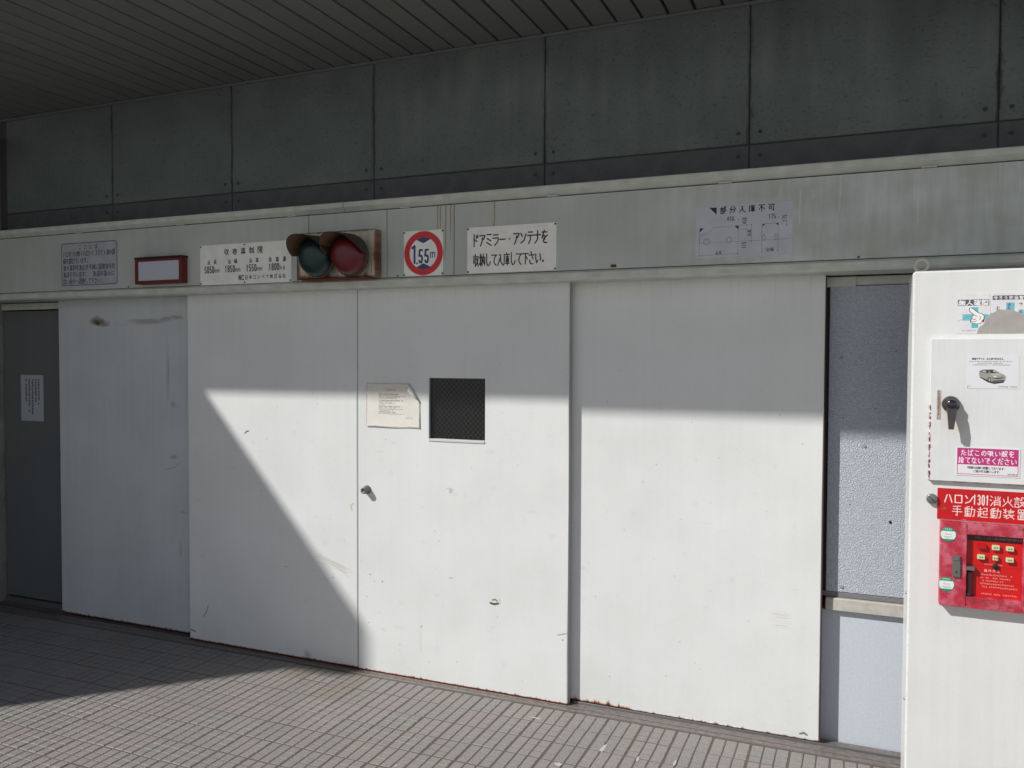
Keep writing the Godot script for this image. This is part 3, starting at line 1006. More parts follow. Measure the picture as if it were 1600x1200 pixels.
	# seam strip between the two leaves
	# white door D
	t = thing("sliding_door", "plain white sliding door set back beside the rough stucco wall", "sliding door", Vector3(-0.65, 0, -0.06), "sliding parking doors")
	r = Rect2(-1.35, 0.012, 1.218, top)
	im = painted(366, 580, rgb8(225, 227, 226), 6)
	grime(im, 6)
	chips(im, r, [[-0.473, 1.201, 0.002], [-0.213, 1.233, 0.0025], [-1.08, 0.506, 0.002], [-0.7, 0.35, 0.002], [-0.9, 0.12, 0.002]])
	for k in 14:
		var yy := 0.46 + rng.randf() * 0.08
		scratch(im, r, [[-0.33 + rng.randf() * 0.03, yy], [-0.27 + rng.randf() * 0.03, yy + rng.randf_range(-0.004, 0.004)]], 0.9, rgb8(196, 188, 166), 0.3)
	scratch(im, r, [[-0.205, 0.035], [-0.19, 0.041], [-0.178, 0.034]], 1.6, rgb8(60, 60, 64), 0.9)
	rust_foot(im, 579, 1.7, 5)
	rust_foot(im, 579, 4.0, 6, 46, 130)
	leaf(t, -1.35, -0.132, 0.012, top, -0.045, 0.035, im)
	bx("edge_strip", Vector3(-0.1318, 0.014, -0.0795), Vector3(-0.1285, top, -0.047), M.rust_edge, t, 0.0)
	# recessed side door at the far left
	t = thing("steel_door", "dark recessed steel door in the far left corner", "door", Vector3(-4.75, 0, -0.11))
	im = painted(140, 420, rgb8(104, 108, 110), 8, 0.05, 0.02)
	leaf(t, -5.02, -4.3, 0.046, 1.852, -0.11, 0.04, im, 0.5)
	bx("sill", Vector3(-5.02, -0.01, -0.16), Vector3(-4.3, 0.04, -0.098), M.dull_steel, t)
	st = new_st()
	lathe(st, Vector3(-4.482, 0.972, -0.11), Basis.IDENTITY, [Vector2(0.026, 0.0), Vector2(0.024, 0.003), Vector2(0.012, 0.005), Vector2(0.013, 0.011), Vector2(0.026, 0.016), Vector2(0.027, 0.021), Vector2(0.018, 0.026), Vector2(0.0, 0.027)], 18)
	lathe(st, Vector3(-4.479, 1.03, -0.11), Basis.IDENTITY, [Vector2(0.018, 0.0), Vector2(0.018, 0.02), Vector2(0.0, 0.024)], 14)
	put("door_knob", st, M.dark, t)
	# notices on the doors
	im = canvas(120, 184, rgb8(176, 180, 186))
	for k in 5:
		var x := 92.0 - k * 17.0
		var n: int = [12, 9, 14, 13, 9][k]
		small_print(im, x, 16, n, 9.5 if k != 0 else 8.0, rgb8(28, 28, 32), 0.9, true)
	uvr = Rect2(-4.866, 1.166, 0.2, 0.287)
	var o := bx("notice", Vector3(-4.866, 1.166, -0.1095), Vector3(-4.666, 1.453, -0.1085), printed(im), null, 0.0)
	tag(o, "small notice of vertical print on the dark far left door", "notice")
	uvr = Rect2(0, 0, 1, 1)
	curled_paper()

func curled_paper() -> void:
	var im := canvas(400, 286, rgb8(226, 220, 206))
	for y in 286:
		for x in 400:
			var e := minf(minf(x, 399 - x), minf(y, 285 - y))
			var k := blot.get_noise_2d(x * 0.6, y * 0.6 + 500.0)
			var c := rgb8(226, 223, 214) * (1.0 + k * 0.03)
			if e < 5.0 + k * 6.0:
				c = c.lerp(rgb8(168, 140, 126), 0.5)
			im.set_pixel(x, y, c)
	small_print(im, 150, 40, 9, 8, rgb8(196, 60, 66), 0.8)
	var lines := [[16, 1.0, 68], [26, 0.6, 80], [20, 0.6, 88], [17, 0.6, 96], [20, 0.95, 110], [13, 0.5, 120], [16, 0.5, 128], [6, 0.5, 136], [19, 0.95, 148], [17, 0.5, 158], [24, 0.5, 167], [14, 0.6, 175], [14, 0.9, 186], [24, 0.5, 197]]
	for l in lines:
		small_print(im, 94, l[2], int(l[0] * 1.35), 6.5 if l[1] > 0.8 else 5.5, rgb8(48, 46, 48), l[1] * 0.9)
	small_print(im, 296, 222, 10, 5.0, rgb8(60, 58, 58), 0.6)
	var st := new_st()
	uvr = Rect2(-2.2495, 1.229, 0.3, 0.214)
	var n := 40
	var fold := Vector2(-2.0195, 1.4430)                       # the corner beyond this slanting line rolls over
	var dir := Vector2(0.832, 0.555).normalized()
	var rad := 0.011
	var bend := func(u: float, v: float) -> Vector3:
		var p := Vector2(-2.2495 + 0.3 * u, 1.229 + 0.214 * v)
		p.y += 0.004 * sin(u * 9.0) * (1.0 - v) * 0.4
		var z := 0.0022 + 0.0012 * sin(u * 7.0 + v * 4.0) + 0.004 * pow(1.0 - v, 6.0)
		var d := (p - fold).dot(dir)
		if d > 0.0:
			var a := d / rad
			var back := minf(a, PI * 0.95)
			var along := sin(back) * rad - maxf(0.0, a - PI * 0.95) * rad * 0.55
			p += dir * (along - d)
			z += (1.0 - cos(back)) * rad
		return Vector3(p.x, p.y, z)
	for i in n:
		for k in n:
			var P: Array = []
			for c in [[i, k], [i + 1, k], [i + 1, k + 1], [i, k + 1]]:
				P.append(bend.call(c[0] / float(n), c[1] / float(n)))
			for f in [[0, 1, 2], [0, 2, 3]]:
				var nn: Vector3 = (P[f[1]] - P[f[0]]).cross(P[f[2]] - P[f[0]]).normalized()
				for j in [f[0], f[2], f[1]]:
					st.set_normal(nn)
					st.set_uv(Vector2([i, i + 1, i + 1, i][j] / float(n), 1.0 - [k, k, k + 1, k + 1][j] / float(n)))
					st.add_vertex(P[j])
	uvr = Rect2(0, 0, 1, 1)
	var o := put("notice", st, printed(im, 0.5), null)
	tag(o, "yellowed printed notice with a curled corner beside the wired window", "notice")

func floor_rail() -> void:
	var t := thing("door_rail", "flat grey steel floor rail under the sliding doors", "rail", Vector3(-1.5, 0, 0))
	var im := canvas(1100, 24, rgb8(128, 122, 118))
	for y in 24:
		for x in 1100:
			var k := streak.get_noise_2d(x * 0.1, y * 3.0) * 0.12 + grain.get_noise_2d(x, y) * 0.07
			var c := rgb8(140, 134, 130) * (1.0 + k)
			if y > 15:
				c = c.lerp(rgb8(112, 74, 58), clampf(0.35 + blot.get_noise_2d(x * 0.6, y * 4.0), 0.0, 0.8))
			im.set_pixel(x, y, c)
	var m := printed(im, 0.5)
	m.metallic = 0.2
	var st := new_st()
	# plate with two shallow grooves, laid as five strips
	for s in [[-0.104, -0.052, 0.003], [-0.052, -0.044, -0.004], [-0.044, 0.004, 0.003], [0.004, 0.012, -0.003], [0.012, 0.038, 0.002]]:
		box(st, Vector3(-5.02, -0.02, s[0]), Vector3(2.0, s[2], s[1] - 0.0004), 0.0012)
	var mat := mottled(rgb8(112, 104, 100), rgb8(148, 142, 138), 71, 0.03, 2.0, 0.5, 1.0)
	mat.metallic = 0.25
	put("rail_plate", st, mat, t)
	bx("rail_lip", Vector3(-5.02, -0.02, 0.0384), Vector3(2.0, 0.0005, 0.0465), M.rail_lip, t, 0.001)
	bx("guide_angle", Vector3(-5.02, -0.01, -0.0435), Vector3(-1.1975, 0.0042, -0.0375), M.rust_edge, t, 0.0)
	bx("guide_angle", Vector3(-1.18, 0.0032, -0.043), Vector3(2.0, 0.013, -0.0395), M.steel, t, 0.001)

# ---------------------------------------------------------------- signs on the header
func plate(called: String, x0: float, x1: float, y0: float, y1: float, z: float, thick: float, im: Image, rough: float, label: String, category: String, screws := []) -> Node3D:
	var t := thing(called, label, category, Vector3((x0 + x1) * 0.5, y0, z))
	uvr = Rect2(x0, y0, x1 - x0, y1 - y0)
	bx("sign_plate", Vector3(x0, y0, z), Vector3(x1, y1, z + thick), printed(im, rough), t, minf(0.0006, thick * 0.4))
	uvr = Rect2(0, 0, 1, 1)
	for s in screws:
		var st := new_st()
		disc(st, Vector3(lerpf(x0, x1, s[0]), lerpf(y0, y1, s[1]), z + thick), 0.0042, 0.0025, 10)
		put("screw", st, M.dark, t)
	return t

func aged(im: Image, s: int, amount := 0.05) -> void:
	for y in im.get_height():
		for x in im.get_width():
			var k := blot.get_noise_2d(x * 0.35 + s * 71.0, y * 0.35) * amount + grain.get_noise_2d(x, y + s) * 0.015
			im.set_pixel(x, y, im.get_pixel(x, y) * (1.0 + k))

func header_signs() -> void:
	var ink := rgb8(30, 30, 34)
	var z := 0.0902
	var four := [[0.012, 0.965], [0.988, 0.965], [0.012, 0.035], [0.988, 0.035]]
	# grey notice at the far left, chamfered black border
	var im := canvas(440, 248, rgb8(180, 183, 190))
	var bd := [[16, 4], [424, 4], [436, 16], [436, 232], [424, 244], [16, 244], [4, 232], [4, 16], [16, 4]]
	for i in bd.size() - 1:
		seg(im, Vector2(bd[i][0], bd[i][1]), Vector2(bd[i + 1][0], bd[i + 1][1]), 3.2, rgb8(60, 58, 72))
	var gi := rgb8(64, 60, 74)
	text(im, "ここには", 140, 16, 22, 24, 42, 3.0, gi)
	text(im, "ハロゲン化物(ハロン1301)消火設", 16, 50, 21, 29, 22.6, 3.0, gi)
	text(im, "備を設けています。", 16, 90, 22, 29, 23.5, 3.0, gi)
	text(im, "消火薬剤を放出する前に退避指令の", 16, 129, 22, 29, 25.4, 3.0, gi)
	text(im, "放送を行います。", 16, 168, 22, 29, 25, 3.0, gi)
	text(im, "放送の指示に", 252, 168, 22, 29, 28, 3.0, gi)
	text(im, "従い屋外へ退避して下さい。", 16, 207, 22, 29, 24.5, 3.0, gi)
	aged(im, 1, 0.08)
	plate("notice_plate", -4.247, -3.808, 1.971, 2.217, z, 0.0012, im, 0.5, "faint grey plate of small Japanese print with a dark chamfered border", "sign")
	# red framed box with a blank pale panel
	var t := thing("red_framed_sign", "blank pale panel in a red frame beside the faint grey notice", "sign", Vector3(-3.46, 1.96, z))
	var red := mottled(rgb8(96, 26, 26), rgb8(124, 36, 34), 81, 0.03, 4.0, 0.55)
	bx("case", Vector3(-3.632, 1.961, z), Vector3(-3.305, 2.094, 0.128), red, t, 0.002)
	var st := new_st()
	box(st, Vector3(-3.634, 1.9605, 0.1282), Vector3(-3.6125, 2.0935, 0.135), 0.001)
	box(st, Vector3(-3.3235, 1.9605, 0.1282), Vector3(-3.303, 2.0935, 0.135), 0.001)
	box(st, Vector3(-3.6123, 1.9605, 0.1282), Vector3(-3.3237, 1.978, 0.135), 0.001)
	box(st, Vector3(-3.6123, 2.081, 0.1282), Vector3(-3.3237, 2.0935, 0.135), 0.001)
	put("frame", st, red, t)
	bx("panel", Vector3(-3.612, 1.9785, 0.1283), Vector3(-3.324, 2.0805, 0.1305), plain(rgb8(196, 200, 212), 0.35), t, 0.0)
	bx("rain_cover", Vector3(-3.634, 2.0942, z), Vector3(-3.300, 2.1045, 0.139), M.black, t, 0.001)
	# vehicle limits
	im = canvas(760, 270, rgb8(246, 246, 240))
	text(im, "収容車制限", 208, 32, 40, 40, 70, 4.8, ink)
	for g in [["全長", 64, 53], ["全幅", 240, 52], ["全高", 418, 53]]:
		text(im, g[0], g[1], 103, 24, 27, g[2], 3.2, ink)
	text(im, "総重量", 577, 105, 24, 27, 58, 3.0, ink)
	for g in [["5050", 36, "mm"], ["1850", 212, "mm"], ["1550", 391, "mm"], ["1800", 576, "kg"]]:
		text(im, g[0], g[1], 147, 22, 40, 22, 6.2, ink)
		text(im, g[2], g[1] + 87, 160, 24, 26, 24, 3.6, ink)
	text(im, "NC", 328, 213, 22, 30, 24, 6.0, ink)
	text(im, "日本コンベヤ株式会社", 382, 215, 23, 25, 34.3, 3.0, ink)
	aged(im, 2)
	plate("limits_sign", -3.216, -2.628, 1.945, 2.154, z, 0.0038, im, 0.4, "white plate listing vehicle length, width, height and weight limits", "sign", [[0.01, 0.96], [0.5, 0.96], [0.01, 0.04], [0.5, 0.04], [0.99, 0.04]])
	# height limit roundel
	im = canvas(300, 310, rgb8(244, 244, 236))
	var c := Vector2(151, 156)
	disk(im, c, 150, 153, rgb8(226, 170, 164))
	disk(im, c, 146, 149, rgb8(212, 22, 32))
	disk(im, c, 106, 108, rgb8(244, 244, 242))
	var blue := rgb8(34, 58, 104)
	for s in [-1.0, 1.0]:
		var arc := PackedVector2Array([c + Vector2(0, s * 68)])
		for k in 11:
			var a := deg_to_rad(60.0 + 6.0 * k)
			arc.append(c + Vector2(cos(a) * 106.0, s * sin(a) * 108.0))
		fill_poly(im, arc, blue)
	path(im, [c + Vector2(-86, -38), c + Vector2(-68, -52), c + Vector2(-68, 64)], 15, blue)
	disk(im, c + Vector2(-49, 68), 7, 7, blue)
	text(im, "5", c.x - 42, c.y - 22, 40, 84, 0, 14, blue)
	text(im, "5", c.x + 3, c.y - 22, 40, 84, 0, 14, blue)
	text(im, "m", c.x + 47, c.y - 18, 46, 48, 0, 6.5, blue)
	seg(im, Vector2(255, 0), Vector2(252, 70), 1.4, rgb8(160, 130, 70), 0.7)
	aged(im, 3)
	plate("height_limit_sign", -1.9835, -1.7765, 1.949, 2.159, z, 0.0038, im, 0.35, "square white plate with a red ring reading 1.55 m", "sign", four)
	# fold the mirrors
	im = canvas(640, 315, rgb8(246, 244, 238))
	text(im, "ドアミラー・アンテナを", 40, 50, 45, 80, 49.5, 8.8, ink)
	text(im, "収納して入庫して下さい。", 44, 186, 42, 80, 44.8, 7.8, ink)
	aged(im, 4)
	path(im, [Vector2(5, 276), Vector2(30, 272), Vector2(52, 278)], 1.2, rgb8(150, 146, 138), 0.6)
	plate("mirror_sign", -1.6535, -1.224, 1.95, 2.158, z, 0.0038, im, 0.35, "white plate with two lines of bold black Japanese print", "sign", four)
	# no partial entry diagram on pale paper
	im = canvas(600, 330, rgb8(198, 201, 210))
	var W := func(x: float, y: float) -> Vector2:
		var f := (x - 65.0) / 1430.0
		return Vector2(f * 600.0, (y - lerpf(165, 85, f)) / (lerpf(910, 890, f) - lerpf(165, 85, f)) * 330.0)
	text(im, "部分入庫不可", 157, 9, 38, 41, 59, 5.4, ink)
	fill_poly(im, PackedVector2Array([W.call(275, 172), W.call(388, 170), W.call(385, 275)]), rgb8(40, 22, 26))
	for q in [[[132, 475], [192, 472], [132, 532]], [[655, 443], [718, 440], [716, 500]], [[1062, 425], [1106, 422], [1062, 462]], [[1250, 415], [1295, 410], [1295, 450]]]:
		fill_poly(im, PackedVector2Array([W.call(q[0][0], q[0][1]), W.call(q[1][0], q[1][1]), W.call(q[2][0], q[2][1])]), ink)
	var soft := rgb8(104, 108, 118)
	var runs := [[[190, 688], [130, 688], [140, 570], [275, 540], [350, 460], [660, 445]], [[716, 440], [712, 672], [620, 675]], [[285, 685], [540, 680]], [[130, 540], [125, 880]], [[712, 680], [705, 860]], [[128, 876], [705, 854]], [[740, 440], [905, 432]], [[740, 497], [835, 492]], [[905, 432], [902, 672]], [[740, 676], [1430, 652]], [[1060, 460], [1058, 830]], [[1295, 450], [1288, 826]], [[1060, 470], [1056, 650]]]
	for r in runs:
		var pts: Array = []
		for p in r:
			pts.append(W.call(p[0], p[1]))
		path(im, pts, 1.8, soft, 0.8)
	seg(im, W.call(350, 460), W.call(660, 445), 1.5, rgb8(150, 90, 100), 0.7)
	seg(im, W.call(1106, 420), W.call(1250, 412), 2.0, rgb8(160, 70, 80), 0.8)
	for p in [[238, 670], [575, 650]]:
		ring(im, W.call(p[0], p[1]), 19, 20, 2.2, soft)
		ring(im, W.call(p[0], p[1]), 12, 13, 1.4, soft, 0.6)
	for p in [[1090, 625], [1258, 618]]:
		ring(im, W.call(p[0], p[1]), 8, 19, 2.0, soft)
	for p in [[126, 876], [705, 854], [1060, 838], [1288, 826], [655, 356], [715, 354], [832, 436], [905, 432], [832, 494], [902, 676], [1255, 325], [1297, 325], [1410, 405], [1410, 445]]:
		disk(im, W.call(p[0], p[1]), 3.0, 3.0, rgb8(60, 62, 70))
	var o: Vector2 = W.call(540, 310)
	text(im, "450", o.x, o.y, 14, 25, 15, 3.2, ink, 0.95)
	o = W.call(1147, 280)
	text(im, "175", o.x, o.y, 14, 25, 15, 3.2, ink, 0.95)
	o = W.call(370, 815)
	text(im, "全長", o.x, o.y, 19, 20, 22, 2.0, ink, 0.9)
	o = W.call(1118, 783)
	text(im, "全幅", o.x, o.y, 21, 21, 24, 2.0, ink, 0.9)
	for g in [["450", 773, 420], ["175", 1352, 393], ["115", 768, 783]]:
		o = W.call(g[1], g[2])
		for k in 3:
			glyph(im, g[0][k], o + Vector2(0, -14.0 * k), Vector2(0, -13), Vector2(24, 0), 3.2, ink, 0.95)
	for k in 2:
		glyph(im, "全高"[k], W.call(845, 605) + Vector2(0, -22.0 * k), Vector2(0, -20), Vector2(21, 0), 2.0, ink, 0.9)
	aged(im, 5)
	plate("entry_diagram", -0.6262, -0.2504, 1.975, 2.1813, z, 0.0006, im, 0.5, "pale blue paper with car outlines and black corner triangles", "sign")

# ---------------------------------------------------------------- two lamp signal
func signal_lamp() -> void:
	var t := thing("signal_lamp", "rusty white signal box with a dark green and a dark red lamp", "traffic light", Vector3(-2.33, 1.95, 0.0902))
	var im := painted(220, 112, rgb8(196, 190, 172), 9, 0.08, 0.1)
	for y in 112:
		for x in 220:
			var e := maxf(maxf(1.0 - y / 5.0, 1.0 - (111 - y) / 10.0), maxf(1.0 - x / 12.0, 0.8 - (219 - x) / 5.0))
			e += blot.get_noise_2d(x * 1.8 + 90.0, y * 0.8) * 0.9
			dab(im, x, y, rgb8(96, 50, 30), clampf(e * 0.9, 0.0, 0.95))
	for k in 16:
		var xx := rng.randf_range(4, 216)
		seg(im, Vector2(xx, rng.randf_range(40, 80)), Vector2(xx, 111), 1.4, rgb8(120, 70, 40), rng.randf_range(0.2, 0.6))
	uvr = Rect2(-2.556, 1.948, 0.449, 0.225)
	bx("signal_box", Vector3(-2.556, 1.948, 0.0903), Vector3(-2.107, 2.173, 0.15), printed(im, 0.5), t, 0.005)
	uvr = Rect2(0, 0, 1, 1)
	bx("base_flange", Vector3(-2.53, 1.944, 0.0903), Vector3(-2.125, 1.9475, 0.162), M.rust, t, 0.0008)
	var tilt := Basis.from_euler(Vector3(deg_to_rad(7.0), 0, 0))
	var hood_mat := mottled(rgb8(74, 52, 38), rgb8(118, 90, 66), 91, 0.03, 6.0, 0.75, 1.0)
	var hood_top := mottled(rgb8(44, 42, 40), rgb8(80, 70, 58), 92, 0.03, 5.0, 0.6)
	for L in [["green", -2.398, 2.053], ["red", -2.213, 2.053]]:
		var at := Vector3(L[1], L[2], 0.15)
		var body := new_st()
		lathe(body, at, tilt, [Vector2(0.062, -0.006), Vector2(0.07, 0.012), Vector2(0.09, 0.03), Vector2(0.097, 0.038), Vector2(0.099, 0.046), Vector2(0.097, 0.056), Vector2(0.09, 0.058)], 36)
		var hs := put("lamp_housing", body, hood_top, t)
		var dome := new_st()
		var prof: Array = []
		for k in 15:
			var a := PI * 0.5 * k / 14.0
			prof.append(Vector2(0.091 * pow(cos(a), 0.7), 0.056 + 0.062 * sin(a)))
		lathe(dome, at, tilt, prof, 40)
		var lm := plain(rgb8(11, 38, 40) if L[0] == "green" else rgb8(98, 10, 22), 0.4)
		lm.clearcoat_enabled = true
		lm.clearcoat = 0.15
		lm.clearcoat_roughness = 0.25
		var lens := put("lens", dome, lm, t)
		lens.set_meta("label", "dark green domed lens" if L[0] == "green" else "dark red domed lens")
		var hood := new_st()
		var n := 30
		var A0 := deg_to_rad(4.0)
		var A1 := deg_to_rad(176.0)
		for side in 2:
			var inner := new_st()
			for k in n:
				var P: Array[Vector3] = []
				for c in [[0, k], [0, k + 1], [1, k + 1], [1, k]]:
					var f: float = c[1] / float(n)
					var a := lerpf(A0, A1, f)
					var deep: float = 0.05 + (0.036 + 0.118 * pow(sin(a), 0.8)) * c[0]
					var r: float = (0.1 if side == 0 else 0.0982) + 0.007 * c[0]
					P.append(at + tilt * Vector3(cos(a) * r, sin(a) * r, deep))
				var mid := (P[0] + P[1]) * 0.5 - at
				var o := Vector3(mid.x, mid.y, 0.0)
				quad(inner, P[0], P[1], P[2], P[3], o if side == 0 else -o)
			put("hood" if side == 0 else "hood_lining", inner, hood_top if side == 0 else hood_mat, t if side == 0 else hs)

# ---------------------------------------------------------------- control cabinet with its red release box
func round_sticker(x: float, y: float, z: float, r: float, label: String) -> void:
	var im := canvas(128, 128, rgb8(232, 236, 234))
	fill_rect(im, 0, 0, 128, 34, rgb8(40, 150, 112))
	fill_rect(im, 0, 104, 128, 128, rgb8(40, 150, 112))
	small_print(im, 32, 10, 4, 14, rgb8(235, 245, 240), 0.9)
	path(im, [Vector2(40, 62), Vector2(48, 54), Vector2(52, 66), Vector2(62, 60), Vector2(72, 66), Vector2(80, 58), Vector2(92, 68)], 2.6, rgb8(180, 60, 80), 0.8)
	small_print(im, 30, 80, 8, 8, rgb8(90, 90, 90), 0.6)
	small_print(im, 44, 92, 7, 8, rgb8(170, 60, 60), 0.6)
	ring(im, Vector2(64, 64), 61, 61, 4, rgb8(36, 120, 92))
	var st := new_st()
	uvr = Rect2(x - r, y - r, r * 2, r * 2)
	disc(st, Vector3(x, y, z), r, 0.0007, 32)
	uvr = Rect2(0, 0, 1, 1)
	tag(put("inspection_sticker", st, printed(im, 0.4)), label, "sticker", "round inspection stickers on the red box")

func cabinet() -> void:
	var z := 0.47
	var t := thing("control_cabinet", "tall white steel control cabinet at the right edge of the entrance", "cabinet", Vector3(0.55, 0, 0.35))
	var im := painted(320, 743, rgb8(226, 227, 225), 12, 0.02, 0.012)
	for y in 743:
		dab(im, 1, y, rgb8(190, 170, 150), 0.3 if grain.get_noise_2d(5, y * 0.3) > 0.2 else 0.0)
	uvr = Rect2(0.156, 0.0, 0.8, 1.8555)
	bx("cabinet_body", Vector3(0.156, 0.06, 0.225), Vector3(0.956, 1.8555, z), printed(im, 0.36), t, 0.006)
	uvr = Rect2(0, 0, 1, 1)
	bx("plinth", Vector3(0.176, -0.005, 0.245), Vector3(0.936, 0.0595, z - 0.02), M.dark, t)
	# small upper door with chipped, rusty edge
	im = painted(400, 456, rgb8(225, 227, 226), 13, 0.02, 0.01)
	for k in 60:
		var y := rng.randf_range(215, 455)
		blob(im, Vector2(rng.randf_range(0, 3), y), rng.randf_range(1, 4), rng.randf_range(2, 9), rgb8(92, 26, 28), 0.9)
	for k in 40:
		blob(im, Vector2(rng.randf_range(0, 399), 455), rng.randf_range(2, 12), rng.randf_range(0.6, 2.0), rgb8(70, 24, 24), 0.8)
	for k in 46:
		blob(im, Vector2(rng.randfn(70, 45), rng.randfn(260, 60)), rng.randf_range(0.6, 1.8), rng.randf_range(0.5, 1.2), rgb8(96, 96, 92), rng.randf_range(0.3, 0.9))
	blob(im, Vector2(60, 265), 46, 80, rgb8(206, 196, 176), 0.4, 0.9)
	blob(im, Vector2(26, 300), 5, 70, rgb8(238, 234, 224), 0.5)
	uvr = Rect2(0.2102, 1.1715, 0.41, 0.4635)
	var d := bx("upper_door", Vector3(0.2102, 1.1715, z + 0.0005), Vector3(0.62, 1.635, z + 0.016), printed(im, 0.36), t, 0.0025)
	uvr = Rect2(0, 0, 1, 1)
	# lever handle
	var st := new_st()
	var hx := 0.2715
	var hy := 1.4225
	lathe(st, Vector3(hx, hy, z + 0.016), Basis.IDENTITY, [Vector2(0.0265, 0), Vector2(0.0265, 0.006), Vector2(0.024, 0.014), Vector2(0.0185, 0.02), Vector2(0.0165, 0.034), Vector2(0.012, 0.038), Vector2(0.0, 0.039)], 28)
	put("handle_hub", st, M.chrome, d)
	st = new_st()
	var P := [Vector3(hx, hy + 0.014, z + 0.036), Vector3(hx, hy - 0.02, z + 0.05), Vector3(hx - 0.001, hy - 0.05, z + 0.06), Vector3(hx - 0.002, hy - 0.078, z + 0.062)]
	var wd := [0.0125, 0.0135, 0.0105, 0.0072]
	for i in 3:
		for s in [-1.0, 1.0]:
			quad(st, P[i] + Vector3(-wd[i], 0, s * 0.006), P[i] + Vector3(wd[i], 0, s * 0.006), P[i + 1] + Vector3(wd[i + 1], 0, s * 0.006), P[i + 1] + Vector3(-wd[i + 1], 0, s * 0.006), Vector3(0, 0, s))
			quad(st, P[i] + Vector3(s * wd[i], 0, -0.006), P[i] + Vector3(s * wd[i], 0, 0.006), P[i + 1] + Vector3(s * wd[i + 1], 0, 0.006), P[i + 1] + Vector3(s * wd[i + 1], 0, -0.006), Vector3(s, 0, 0))
	for i in [0, 3]:
		quad(st, P[i] + Vector3(-wd[i], 0, -0.006), P[i] + Vector3(wd[i], 0, -0.006), P[i] + Vector3(wd[i], 0, 0.006), P[i] + Vector3(-wd[i], 0, 0.006), Vector3(0, 1 if i == 0 else -1, 0))
	put("lever", st, plain(rgb8(96, 90, 90), 0.35, 0.7), d)
	# lifting eye, side screw, door screw
	st = new_st()
	var ring_pts: Array = []
	for k in 25:
		ring_pts.append(Vector3(0.1865 + cos(TAU * k / 24.0) * 0.0205, 1.886 + sin(TAU * k / 24.0) * 0.0205, 0.35))
	tube(st, ring_pts, 0.0058, 10)
	lathe(st, Vector3(0.1865, 1.8552, 0.35), Basis(Vector3.RIGHT, Vector3.FORWARD, Vector3.UP), [Vector2(0.012, 0), Vector2(0.012, 0.006), Vector2(0.006, 0.012)], 14)
	put("lifting_eye", st, plain(rgb8(226, 220, 204), 0.5), t)
	for yy in [1.8136, 0.78, 0.42]:
		st = new_st()
		lathe(st, Vector3(0.1562, yy, 0.43), Basis(Vector3.FORWARD, Vector3.UP, Vector3.LEFT), [Vector2(0.004, 0), Vector2(0.004, 0.004), Vector2(0.0, 0.005)], 10)
		put("screw", st, M.steel, t)
	st = new_st()
	lathe(st, Vector3(0.2225, 1.111, z), Basis.IDENTITY, [Vector2(0.0165, 0), Vector2(0.0165, 0.012), Vector2(0.0145, 0.0155), Vector2(0.0, 0.016)], 22)
	var fast := put("fastener", st, M.steel, t)
	st = new_st()
	for s in [[Vector3(0.212, 1.121, z + 0.0165), Vector3(0.233, 1.101, z + 0.0165)]]:
		tube(st, s, 0.0012, 6)
	put("slot", st, M.black, fast)
	# stickers and papers on the cabinet
	im = canvas(285, 384, rgb8(228, 226, 228))
	fill_rect(im, 10, 56, 276, 116, rgb8(96, 92, 100))
	for k in 4:
		glyph(im, "無人確認"[k], Vector2(18 + k * 65, 62), Vector2(54, 0), Vector2(0, 48), 9.0, rgb8(236, 236, 236))
	fill_rect(im, 130, 130, 186, 330, rgb8(92, 190, 200))
	fill_rect(im, 52, 196, 270, 258, rgb8(120, 198, 206))
	for k in 6:
		seg(im, Vector2(20 + k * 17, 258 - k * 9), Vector2(30 + k * 17, 262 - k * 9), 5, rgb8(100, 84, 84), 0.7)
	var hand := PackedVector2Array([Vector2(108, 140), Vector2(128, 136), Vector2(188, 186), Vector2(214, 192), Vector2(236, 214), Vector2(232, 252), Vector2(206, 286), Vector2(170, 292), Vector2(128, 280), Vector2(118, 262), Vector2(132, 240), Vector2(134, 216), Vector2(150, 206), Vector2(112, 168)])
	fill_poly(im, hand, rgb8(244, 242, 240))
	var hp: Array = []
	for p in hand:
		hp.append(p)
	hp.append(hand[0])
	path(im, hp, 5, rgb8(54, 52, 70))
	for f in [[[132, 240], [160, 250], [168, 240]], [[122, 262], [160, 272], [172, 258]], [[150, 206], [176, 220]], [[196, 216], [210, 236], [194, 252]]]:
		var pp: Array = []
		for p in f:
			pp.append(Vector2(p[0], p[1]))
		path(im, pp, 4, rgb8(54, 52, 70))
	fill_poly(im, PackedVector2Array([Vector2(214, 262), Vector2(238, 236), Vector2(236, 280)]), rgb8(120, 40, 60))
	path(im, [Vector2(236, 232), Vector2(262, 206)], 3.5, rgb8(70, 90, 120))
	small_print(im, 50, 350, 10, 11, rgb8(110, 108, 108), 0.7)
	fill_poly(im, PackedVector2Array([Vector2(176, 384), Vector2(184, 346), Vector2(200, 318), Vector2(236, 292), Vector2(246, 250), Vector2(285, 196), Vector2(285, 384)]), rgb8(170, 166, 160))
	aged(im, 6)
	uvr = Rect2(0.284, 1.65, 0.095, 0.128)
	tag(bx("safety_sticker", Vector3(0.284, 1.65, z + 0.0002), Vector3(0.379, 1.778, z + 0.0009), printed(im, 0.45), null, 0.0), "torn white sticker of a pointing hand at the top of the cabinet", "sticker")
	im = canvas(330, 384, rgb8(228, 226, 228))
	fill_rect(im, 14, 24, 318, 64, rgb8(84, 80, 92))
	text(im, "守ろう安全管理", 22, 30, 34, 28, 42, 5, rgb8(236, 236, 236))
	fill_rect(im, 126, 92, 196, 180, rgb8(110, 190, 204))
	fill_rect(im, 226, 160, 300, 260, rgb8(140, 202, 210))
	for g in [[50, 4], [136, 3], [232, 5]]:
		small_print(im, g[0], 96, g[1], 30, rgb8(82, 78, 92), 0.75, true)
